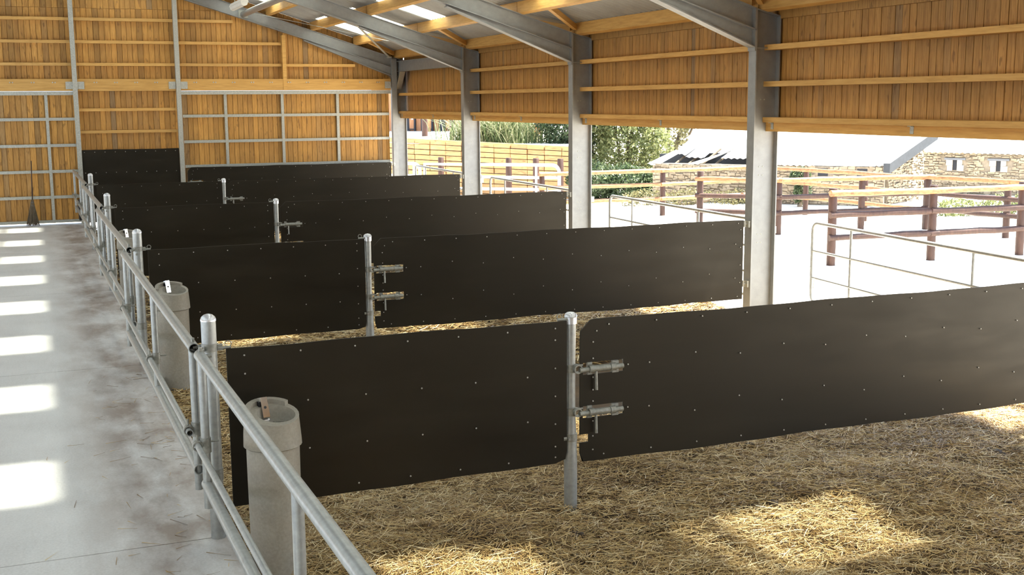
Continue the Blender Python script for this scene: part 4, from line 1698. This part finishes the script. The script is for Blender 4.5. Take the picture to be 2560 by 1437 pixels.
def sbox(name, mat, u0, u1, w0, w1, z0, z1, par=None):
    q = []
    for z in (z0, z1):
        for (u, w) in ((u0, w0), (u1, w0), (u1, w1), (u0, w1)):
            p = s0[:2] + ds * u + bs2 * w
            q.append((p[0], p[1], z))
    return MB().hexa(q).build(name, mat, par or e, origin=o)


def upx(px):
    """Distance along the stable front of a place in the picture."""
    best = min((abs((lambda p: 1280 + FPX * ((p - CAM) @ RT) / ((p - CAM) @ FW))(np.array([*(s0[:2] + ds * u), 1.8])) - px), u) for u in np.linspace(0, LS, 200))
    return best[1]


sbox('wall', M['stable'], 0, LS, 0.06, 4, 1.5, 4.6)
sbox('roof', M['lead'], -.4, LS + .4, -1.4, 4.6, 4.3, 4.5)
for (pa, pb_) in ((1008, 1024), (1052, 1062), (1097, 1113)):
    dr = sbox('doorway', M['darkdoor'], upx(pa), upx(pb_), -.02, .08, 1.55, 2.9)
for (pa, pb_) in ((1025, 1036), (1066, 1080), (1118, 1130)):
    dr = sbox('half_door', M['stable'], upx(pa), upx(pb_), -.05, .06, 1.6, 2.75)
    ua, ub = upx(pa), upx(pb_)
    sbox('sign', M['white'], ua + (ub - ua) * .45, ua + (ub - ua) * .45 + .10, -.07, -.045, 2.12, 2.24, dr)
    for z in (1.62, 2.2):
        sbox('door_bar', M['darkdoor'], ua, ub, -.075, -.05, z, z + .05, dr)
for (pa, pb_) in ((1036, 1040), (1080, 1083)):
    sbox('door_frame', M['darkdoor'], upx(pa), upx(pb_), -.08, .06, 1.55, 3.0)
uu = upx(1090)
yp = sbox('porch_post', M['sleeper'], uu, uu + .14, -1.3, -1.16, 1.5, 4.3)
for (px, dd, lab) in ((1062, 50.0, 'dark round post on the terrace before the stables, left one'), (1131, 49.0, 'dark round post on the terrace before the stables, right one')):
    g = wp(px, 330, dd)
    b = MB()
    b.lathe([(.13, 1.5), (.125, 3.0), (.12, 4.2)], g[0], g[1], 12)
    ob = b.build('timber_post', M['log'], origin=(g[0], g[1], 1.55), smooth=True)
    ob.location = (g[0], g[1], 1.55)
    tag(ob, lab, 'post', 'posts before the stables')


# ---- stone buildings
def stone_wall(e, o, p0, p1, z0, ztop0, ztop1, th=.45, openings=()):
    """Rubble wall from p0 to p1 with proud stones; the head runs from ztop0 to ztop1."""
    p0, p1 = np.array(p0[:2]), np.array(p1[:2])
    d = p1 - p0
    L = np.linalg.norm(d)
    d = d / L
    nn = np.array([d[1], -d[0]])
    if nn @ (CAM[:2] - p0) < 0:
        nn = -nn

    def Q(u, w, z):
        p = p0 + d * u + nn * w
        return (p[0], p[1], z)
    MB().hexa([Q(0, -.03, z0), Q(L, -.03, z0), Q(L, -th, z0), Q(0, -th, z0), Q(0, -.03, ztop0), Q(L, -.03, ztop1), Q(L, -th, ztop1), Q(0, -th, ztop0)]).build('wall_core', M['mortar'], e, origin=o)
    b = MB()
    rd = random.Random(int(L * 100))
    z = z0
    while z < max(ztop0, ztop1):
        h = rd.uniform(.055, .11)
        u = rd.uniform(-.2, 0)
        while u < L:
            w = rd.uniform(.09, .27)
            a, c_ = max(0, u), min(L, u + w)
            zt = ztop0 + (ztop1 - ztop0) * (a + c_) / 2 / L
            u += w
            if c_ - a < .06 or z + h > zt + .03:
                continue
            if any(c_ > q[0] and a < q[1] and z + h > q[2] and z < q[3] for q in openings):
                continue
            pr = rd.uniform(-.01, .035)
            g = .008
            j = [rd.uniform(-.022, .022) for _ in range(4)]
            k_ = rd.uniform(-.02, .02)
            b.hexa([Q(a + g, -.04, z + g + j[0] + k_), Q(a + g, pr, z + g * 1.5 + j[0] + k_), Q(c_ - g, pr, z + g * 1.5 + j[1] + k_), Q(c_ - g, -.04, z + g + j[1] + k_),
                    Q(a + g, -.04, z + h - g + j[2] + k_), Q(a + g, pr, z + h - g * 1.5 + j[2] + k_), Q(c_ - g, pr, z + h - g * 1.5 + j[3] + k_), Q(c_ - g, -.04, z + h - g + j[3] + k_)])
        z += h
    tag(b.build('stonework', M['stone'], e, origin=o), kind='stuff')
    return Q, L


def sheet_between(name, e, o, c00, c10, c11, c01, mat, waves=0.18, amp=.02, th=.012):
    """Corrugated sheet over four corners; corrugations run from the eave (c00-c10) to the ridge (c01-c11)."""
    c00, c10, c11, c01 = [np.array(c) for c in (c00, c10, c11, c01)]
    L = np.linalg.norm(c10 - c00)
    m = max(6, int(L / waves * 6))
    b = MB()
    nrm_ = np.cross(c10 - c00, c01 - c00)
    nrm_ /= np.linalg.norm(nrm_)
    if nrm_[2] < 0:
        nrm_ = -nrm_
    for lay in (0, 1):
        for (a, c_) in ((c00, c10), (c01, c11)):
            for i in range(m + 1):
                p = a + (c_ - a) * i / m + nrm_ * (amp * math.sin(2 * PI * i / 6) + lay * th)
                b.v.append(tuple(p))
    k = m + 1
    for i in range(m):
        b.f += [(i, i + 1, k + i + 1, k + i), (2 * k + i, 3 * k + i, 3 * k + i + 1, 2 * k + i + 1), (i, 2 * k + i, 2 * k + i + 1, i + 1), (k + i, k + i + 1, 3 * k + i + 1, 3 * k + i)]
    return b.build(name, mat, e, origin=o, smooth=True)


# low ruined barn on the left
ra0, ra1 = wp(1632, 406, 37.5), wp(2212, 416, 35.0)
e = empty('ruined_barn', (ra0[0], ra0[1], ZY))
o = (ra0[0], ra0[1], ZY)
tag(e, 'low ruined stone barn with broken pale roof beyond the log fences', 'building')
op = []
Qr, Lr = stone_wall(e, o, ra0, ra1, ZY - .2, ra0[2] - .03, ra1[2] - .03, openings=((5.15, 5.45, .68, .92), (6.3, 6.6, .68, .92)))
for a, c_ in ((5.15, 5.45), (6.3, 6.6)):
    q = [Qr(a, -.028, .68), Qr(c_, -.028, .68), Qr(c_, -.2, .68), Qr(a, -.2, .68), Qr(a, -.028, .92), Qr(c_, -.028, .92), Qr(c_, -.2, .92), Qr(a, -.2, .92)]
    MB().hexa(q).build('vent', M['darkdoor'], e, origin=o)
rr0, rr1 = wp(1760, 316, 39.3), wp(2330, 333, 36.7)


def rl(u, v_):
    """Point on the ruin's roof: u along the eave, v up the slope."""
    a = ra0 + (ra1 - ra0) * u
    c_ = rr0 + (rr1 - rr0) * u
    return a + (c_ - a) * v_ + np.array([0, 0, .03])


ns = 7
for i in range(ns):
    u0, u1 = i / ns, (i + 1) / ns
    sag = np.array([0, 0, -.05 * math.sin(i * 2.1)])
    dz_ = lambda h_: np.array([0, 0, h_])
    if i == 0:
        sheet_between('roof_sheet', e, o, rl(.0, .62), rl(u1, .60), rl(u1, 1), rl(.0, 1), M['roofold'])
        sheet_between('roof_sheet', e, o, rl(.035, .28) + dz_(-.05), rl(.09, .26) + dz_(-.10), rl(.10, .60) + dz_(-.03), rl(.02, .60) + dz_(-.03), M['roofold'])
        sheet_between('roof_sheet', e, o, rl(.09, .24) + dz_(-.14), rl(.178, .24) + dz_(-.16), rl(.182, .57) + dz_(-.05), rl(.10, .58) + dz_(-.03), M['lead'])
        sheet_between('roof_sheet', e, o, rl(-.03, .02) + dz_(-.10), rl(.015, .0) + dz_(-.14), rl(.055, .30) + dz_(-.05), rl(.03, .31), M['roofold'])
        continue
    if i == 1:
        sheet_between('roof_sheet', e, o, rl(u0, .60), rl(u1, .56), rl(u1, 1), rl(u0, 1), M['roofold'])
        sheet_between('roof_sheet', e, o, rl(.13, .02) + dz_(-.16), rl(.21, .0) + dz_(-.05), rl(.285, .36), rl(.23, .30) + dz_(-.12), M['roofold'])
        continue
    v0 = (0, 0, .10, 0, -.03, .02, -.02)[i]
    sheet_between('roof_sheet', e, o, rl(u0, v0) + sag * .4, rl(u1, v0) + sag * .4, rl(u1, 1), rl(u0, 1), M['roofold'])
# dark slab standing in for the shaded interior under the broken roof
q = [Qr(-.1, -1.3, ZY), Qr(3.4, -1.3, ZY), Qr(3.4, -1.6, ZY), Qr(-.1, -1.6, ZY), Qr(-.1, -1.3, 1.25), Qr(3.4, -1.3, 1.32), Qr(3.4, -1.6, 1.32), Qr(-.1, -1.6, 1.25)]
MB().hexa(q).build('dark_interior_slab', M['slate_shade'], e, origin=o)
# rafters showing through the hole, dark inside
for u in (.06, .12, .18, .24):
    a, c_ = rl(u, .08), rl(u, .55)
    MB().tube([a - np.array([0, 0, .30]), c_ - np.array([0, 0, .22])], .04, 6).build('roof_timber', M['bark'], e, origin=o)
# gable side wall and its dark verge
gb = wp(2312, 372, 37.4)
Qg, Lg_ = stone_wall(e, o, wp(2222, 416, 35.6), gb, ZY - .2, ra1[2] - .05, wp(2312, 356, 37.4)[2])
v0_, v1_ = rl(1, -.03), rl(1, 1.0)
b = MB()
sd = np.array([.16, -.10, 0])
dn = np.array([0, 0, .22])
b.hexa([v0_ - dn, v0_ - dn + sd, v1_ - dn + sd, v1_ - dn, v0_ + dn * .4, v0_ + dn * .4 + sd, v1_ + dn * .4 + sd, v1_ + dn * .4])
b.build('verge_board', M['slate_shade'], e, origin=o)

# stone outbuilding on the right
sb0, sb1 = wp(2262, 380, 40.5), wp(2760, 392, 37.0)
e = empty('stone_outbuilding', (sb0[0], sb0[1], ZY))
o = (sb0[0], sb0[1], ZY)
tag(e, 'rubble stone outbuilding with two small vents at the right edge', 'building')
pb0, pb1 = sb0[:2], sb1[:2]


def ub(px):
    dv_ = pb1 - pb0
    Lb = np.linalg.norm(dv_)
    best = min((abs(1280 + FPX * ((q - CAM) @ RT) / ((q - CAM) @ FW) - px), u) for u in np.linspace(0, Lb, 300) for q in [np.array([*(pb0 + dv_ / Lb * u), 1.0])])
    return best[1]


zt_ = sb0[2]
u1_, u2_ = ub(2388), ub(2496)
ops = [(u1_ - .30, u1_ + .32, zt_ - .62, zt_ - .2), (u2_ - .36, u2_ + .36, zt_ - .62, zt_ - .2)]
Qb, Lb_ = stone_wall(e, o, sb0, sb1, ZY - .2, sb0[2], sb1[2], openings=ops)
for u in (u1_, u2_):
    q = lambda u0, u1, w0, w1, z0, z1: MB().hexa([Qb(u0, w0, z0), Qb(u1, w0, z0), Qb(u1, w1, z0), Qb(u0, w1, z0), Qb(u0, w0, z1), Qb(u1, w0, z1), Qb(u1, w1, z1), Qb(u0, w1, z1)])
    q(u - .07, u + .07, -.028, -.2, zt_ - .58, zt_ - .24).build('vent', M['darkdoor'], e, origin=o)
    q(u - .28, u - .08, .03, -.1, zt_ - .42, zt_ - .24).build('quoin', M['quoin'], e, origin=o)
    q(u - .24, u - .08, .03, -.1, zt_ - .60, zt_ - .43).build('quoin', M['quoin'], e, origin=o)
    q(u + .08, u + .24, .03, -.1, zt_ - .40, zt_ - .24).build('quoin', M['quoin'], e, origin=o)
    q(u + .08, u + .29, .03, -.1, zt_ - .60, zt_ - .41).build('quoin', M['quoin'], e, origin=o)
    q(u - .34, u + .34, .04, -.2, zt_ - .235, zt_ - .17).build('lintel', M['lead'], e, origin=o)
sheet_between('roof_sheet', e, o, sb0 + np.array([-.05, -.15, .02]), sb1 + np.array([-.05, -.15, .02]), wp(2800, 300, 43), wp(2290, 296, 46), M['roofold'])


# ---- plants
def leaves(name, mat, parent, o, blobs, n, size, seed, sun_bias=.35):
    rg = np.random.default_rng(seed)
    P, T = [], []
    wts = np.array([b_[3] * b_[4] * b_[5] for b_ in blobs])
    wts = wts / wts.sum()
    for bb_, w in zip(blobs, wts):
        m = max(20, int(n * w))
        d = rg.normal(size=(m, 3))
        d /= np.linalg.norm(d, axis=1)[:, None]
        r = rg.uniform(.55, 1.06, m) ** .7
        lump = 1 + .16 * np.sin(5 * d[:, 0] + seed) * np.sin(4 * d[:, 2] + 2 * d[:, 1])
        p = np.array(bb_[:3]) + d * (r * lump)[:, None] * np.array(bb_[3:6])
        P.append(p)
        T.append(np.clip(rg.beta(2, 2, m) * .9 + .05, 0, 1))
    P = np.concatenate(P)
    T = np.concatenate(T)
    m = len(P)
    a = rg.normal(size=(m, 3))
    a /= np.linalg.norm(a, axis=1)[:, None]
    c_ = np.cross(a, rg.normal(size=(m, 3)))
    c_ /= np.linalg.norm(c_, axis=1)[:, None]
    s_ = size * rg.uniform(.6, 1.3, m)[:, None]
    V = np.stack([P - a * s_, P + c_ * s_ * .42, P + a * s_, P - c_ * s_ * .42], 1).reshape(-1, 3) - np.array(o)
    me = fast_mesh(name, V, np.arange(4 * m).reshape(-1, 4), mat, np.repeat(T, 4))
    ob = bpy.data.objects.new(name, me)
    COL.objects.link(ob)
    ob.parent = parent
    tag(ob, kind='stuff')
    return ob


def plant(name, label, cat, base, z0, blobs, mat, n, size, seed, stems=4, grp='plants outside'):
    e = empty(name, (base[0], base[1], z0))
    o = (base[0], base[1], z0)
    bl_ = [(base[0] + q[0], base[1] + q[1], z0 + q[2], q[3], q[4], q[5]) for q in blobs]
    leaves('foliage', mat, e, o, bl_, n, size, seed)
    rd = random.Random(seed)
    for k in range(stems):
        t = bl_[k % len(bl_)]
        b = MB()
        x0_, y0_ = base[0] + rd.uniform(-.1, .1), base[1] + rd.uniform(-.1, .1)
        b.tube([(x0_, y0_, z0 - .05), ((x0_ + t[0]) / 2 + rd.uniform(-.1, .1), (y0_ + t[1]) / 2, z0 + (t[2] - z0) * .5), (t[0], t[1], t[2] + t[5] * .3)], [.07, .05, .02], 7)
        b.build('stem' if cat != 'tree' else 'trunk', M['bark'], e, origin=o, smooth=True)
    tag(e, label, cat, grp)
    return e


def ground_at(px, dd, z):
    p = wp(px, 440, dd)
    return (p[0], p[1])


plant('olive_tree', 'pale olive-green tree beyond the log fence, right of the second column', 'tree', ground_at(1568, 41, 0), ZY,
      [(0, 0, 2.0, 1.15, 1.3, 1.7), (.7, -.3, 1.5, .8, .9, 1.2), (-.6, .2, 2.8, .9, 1, 1.2), (.4, .1, 3.4, 1.1, 1.1, 1.0)], M['leaf_mid'], 15000, .075, 21, 5)
plant('dark_tree', 'dark green tree just right of the second nearest column', 'tree', ground_at(1478, 43, 0), ZY,
      [(0, 0, 1.9, .75, 1.0, 1.7), (.1, 0, 3.3, .9, 1, 1.1)], M['leaf_dark'], 8000, .08, 22, 3)
plant('dry_tree', 'yellowish dry tree left of the ruined barn roof', 'tree', ground_at(1668, 46, 0), ZY,
      [(0, 0, 2.2, .9, 1.0, 1.9), (1.0, .2, 3.0, 1.2, 1.0, 1.0), (2.2, .4, 3.6, 1.2, 1.0, .8)], M['leaf_dry'], 9000, .075, 23, 5)
plant('hedge_bush', 'low dark bush between the fence rails right of the second column', 'bush', ground_at(1545, 38.5, 0), ZY,
      [(-.7, .3, .55, .9, .7, .65), (.3, 0, .5, .9, .7, .6), (.9, -.2, .42, .5, .5, .5)], M['leaf_dark'], 7000, .07, 24, 4)
plant('terrace_bush', 'dark rounded bush on the terrace above the retaining wall', 'bush', ground_at(1418, 41.0, 0), 1.5,
      [(0, 0, .7, 1.0, 1.0, .95), (.3, .1, 1.5, .9, .9, .8)], M['leaf_dark'], 6000, .08, 25, 3)
plant('light_bush', 'light green bush on the terrace behind the reeds', 'bush', ground_at(1310, 49, 0), 1.55,
      [(0, 0, .9, 1.4, .9, .9), (-1.1, .2, 1.0, 1.0, .8, .9), (.6, .3, 1.7, 1.0, .8, .7)], M['leaf_mid'], 6000, .085, 26, 4)
plant('ivy', 'ivy clump at the near corner of the ruined barn eave', 'ivy', ground_at(2000, 35.2, 0), ZY,
      [(0, 0, .95, .35, .2, .25), (.1, 0, .45, .3, .2, .4)], M['leaf_dark'], 2200, .05, 27, 2)
plant('weed_patch', 'green weeds at the foot of the stone outbuilding on the right', 'weeds', ground_at(2500, 32.0, 0), ZY,
      [(-1.0, .5, .22, .7, .4, .28), (0, 0, .25, .6, .4, .33), (.8, -.3, .3, .6, .4, .36)], M['leaf_mid'], 3500, .05, 28, 4)
plant('weed_patch', 'dry weeds at the foot of the ruined barn behind the fence', 'weeds', ground_at(1690, 36.0, 0), ZY,
      [(-.9, .4, .2, .8, .3, .3), (.4, 0, .2, .9, .3, .3), (1.8, -.5, .2, .9, .3, .26)], M['leaf_dry'], 2600, .05, 29, 4)

# tall reeds on the terrace
e = empty('reed_clump', (*ground_at(1243, 42.2, 0), 1.55))
o = (*ground_at(1243, 42.2, 0), 1.55)
rg = np.random.default_rng(31)
n = 2600
bu, bv = rg.normal(0, .75, n), rg.uniform(-.9, .9, n)
bx, by = d2[0] * bu + bk[0] * bv, d2[1] * bu + bk[1] * bv
h = rg.uniform(.25, 1.3, n)
lean = rg.normal(0, .55, (n, 2))
w = .018
V = np.zeros((n, 6, 3))
for i, t in enumerate((0, .55, 1)):
    cx, cy, cz = bx + lean[:, 0] * h * t * t, by + lean[:, 1] * h * t * t, h * t
    for s_ in (0, 1):
        ww = w * (1 - .8 * t) * (1 if s_ else -1)
        V[:, 2 * i + s_] = np.stack([cx + ww, cy + ww * .3, cz], -1)
base_ = np.arange(n)[:, None] * 6
F = np.concatenate([base_ + np.array([0, 1, 3, 2]), base_ + np.array([2, 3, 5, 4])], 0)
ob = bpy.data.objects.new('blades', fast_mesh('blades', V.reshape(-1, 3), F, M['reed'], np.repeat(rg.random(n), 6)))
COL.objects.link(ob)
ob.parent = e
tag(ob, kind='stuff')
b = MB()
b.lathe([(.9, -.05), (.8, .03), (.3, .06)], o[0], o[1], 14)
b.build('root_mound', M['bark'], e, origin=o, smooth=True)
tag(e, 'tall spiky reeds on the terrace above the retaining wall', 'reeds')

# orange machine arm among the terrace bushes
g = wp(1347, 345, 46.0)
e = empty('machine_arm', (g[0], g[1], 1.55))
o = (g[0], g[1], 1.55)
b = MB()
b.hexa([(g[0] - .10, g[1] - .1, 1.75), (g[0] + .06, g[1] - .1, 1.70), (g[0] + .06, g[1] + .1, 1.70), (g[0] - .10, g[1] + .1, 1.75),
        (g[0] - .20, g[1] - .1, 2.40), (g[0] + .08, g[1] - .1, 2.45), (g[0] + .08, g[1] + .1, 2.45), (g[0] - .20, g[1] + .1, 2.40)])
b.build('arm', M['orange'], e, origin=o)
MB().tube([(g[0] - .35, g[1], 2.05), (g[0] + .05, g[1] - .05, 1.56)], .035, 8).build('strut', M['orange'], e, origin=o)
MB().tube([(g[0] + .05, g[1] - .12, 1.95), (g[0] + .10, g[1] - .12, 1.50)], .03, 8).build('ram', M['black'], e, origin=o)
MB().box(g[0] + .1, g[0] + .45, g[1] - .1, g[1] + .1, 1.95, 2.05).build('cross_piece', M['white'], e, origin=o)
tag(e, 'orange machine arm standing among bushes beyond the retaining wall', 'machine')
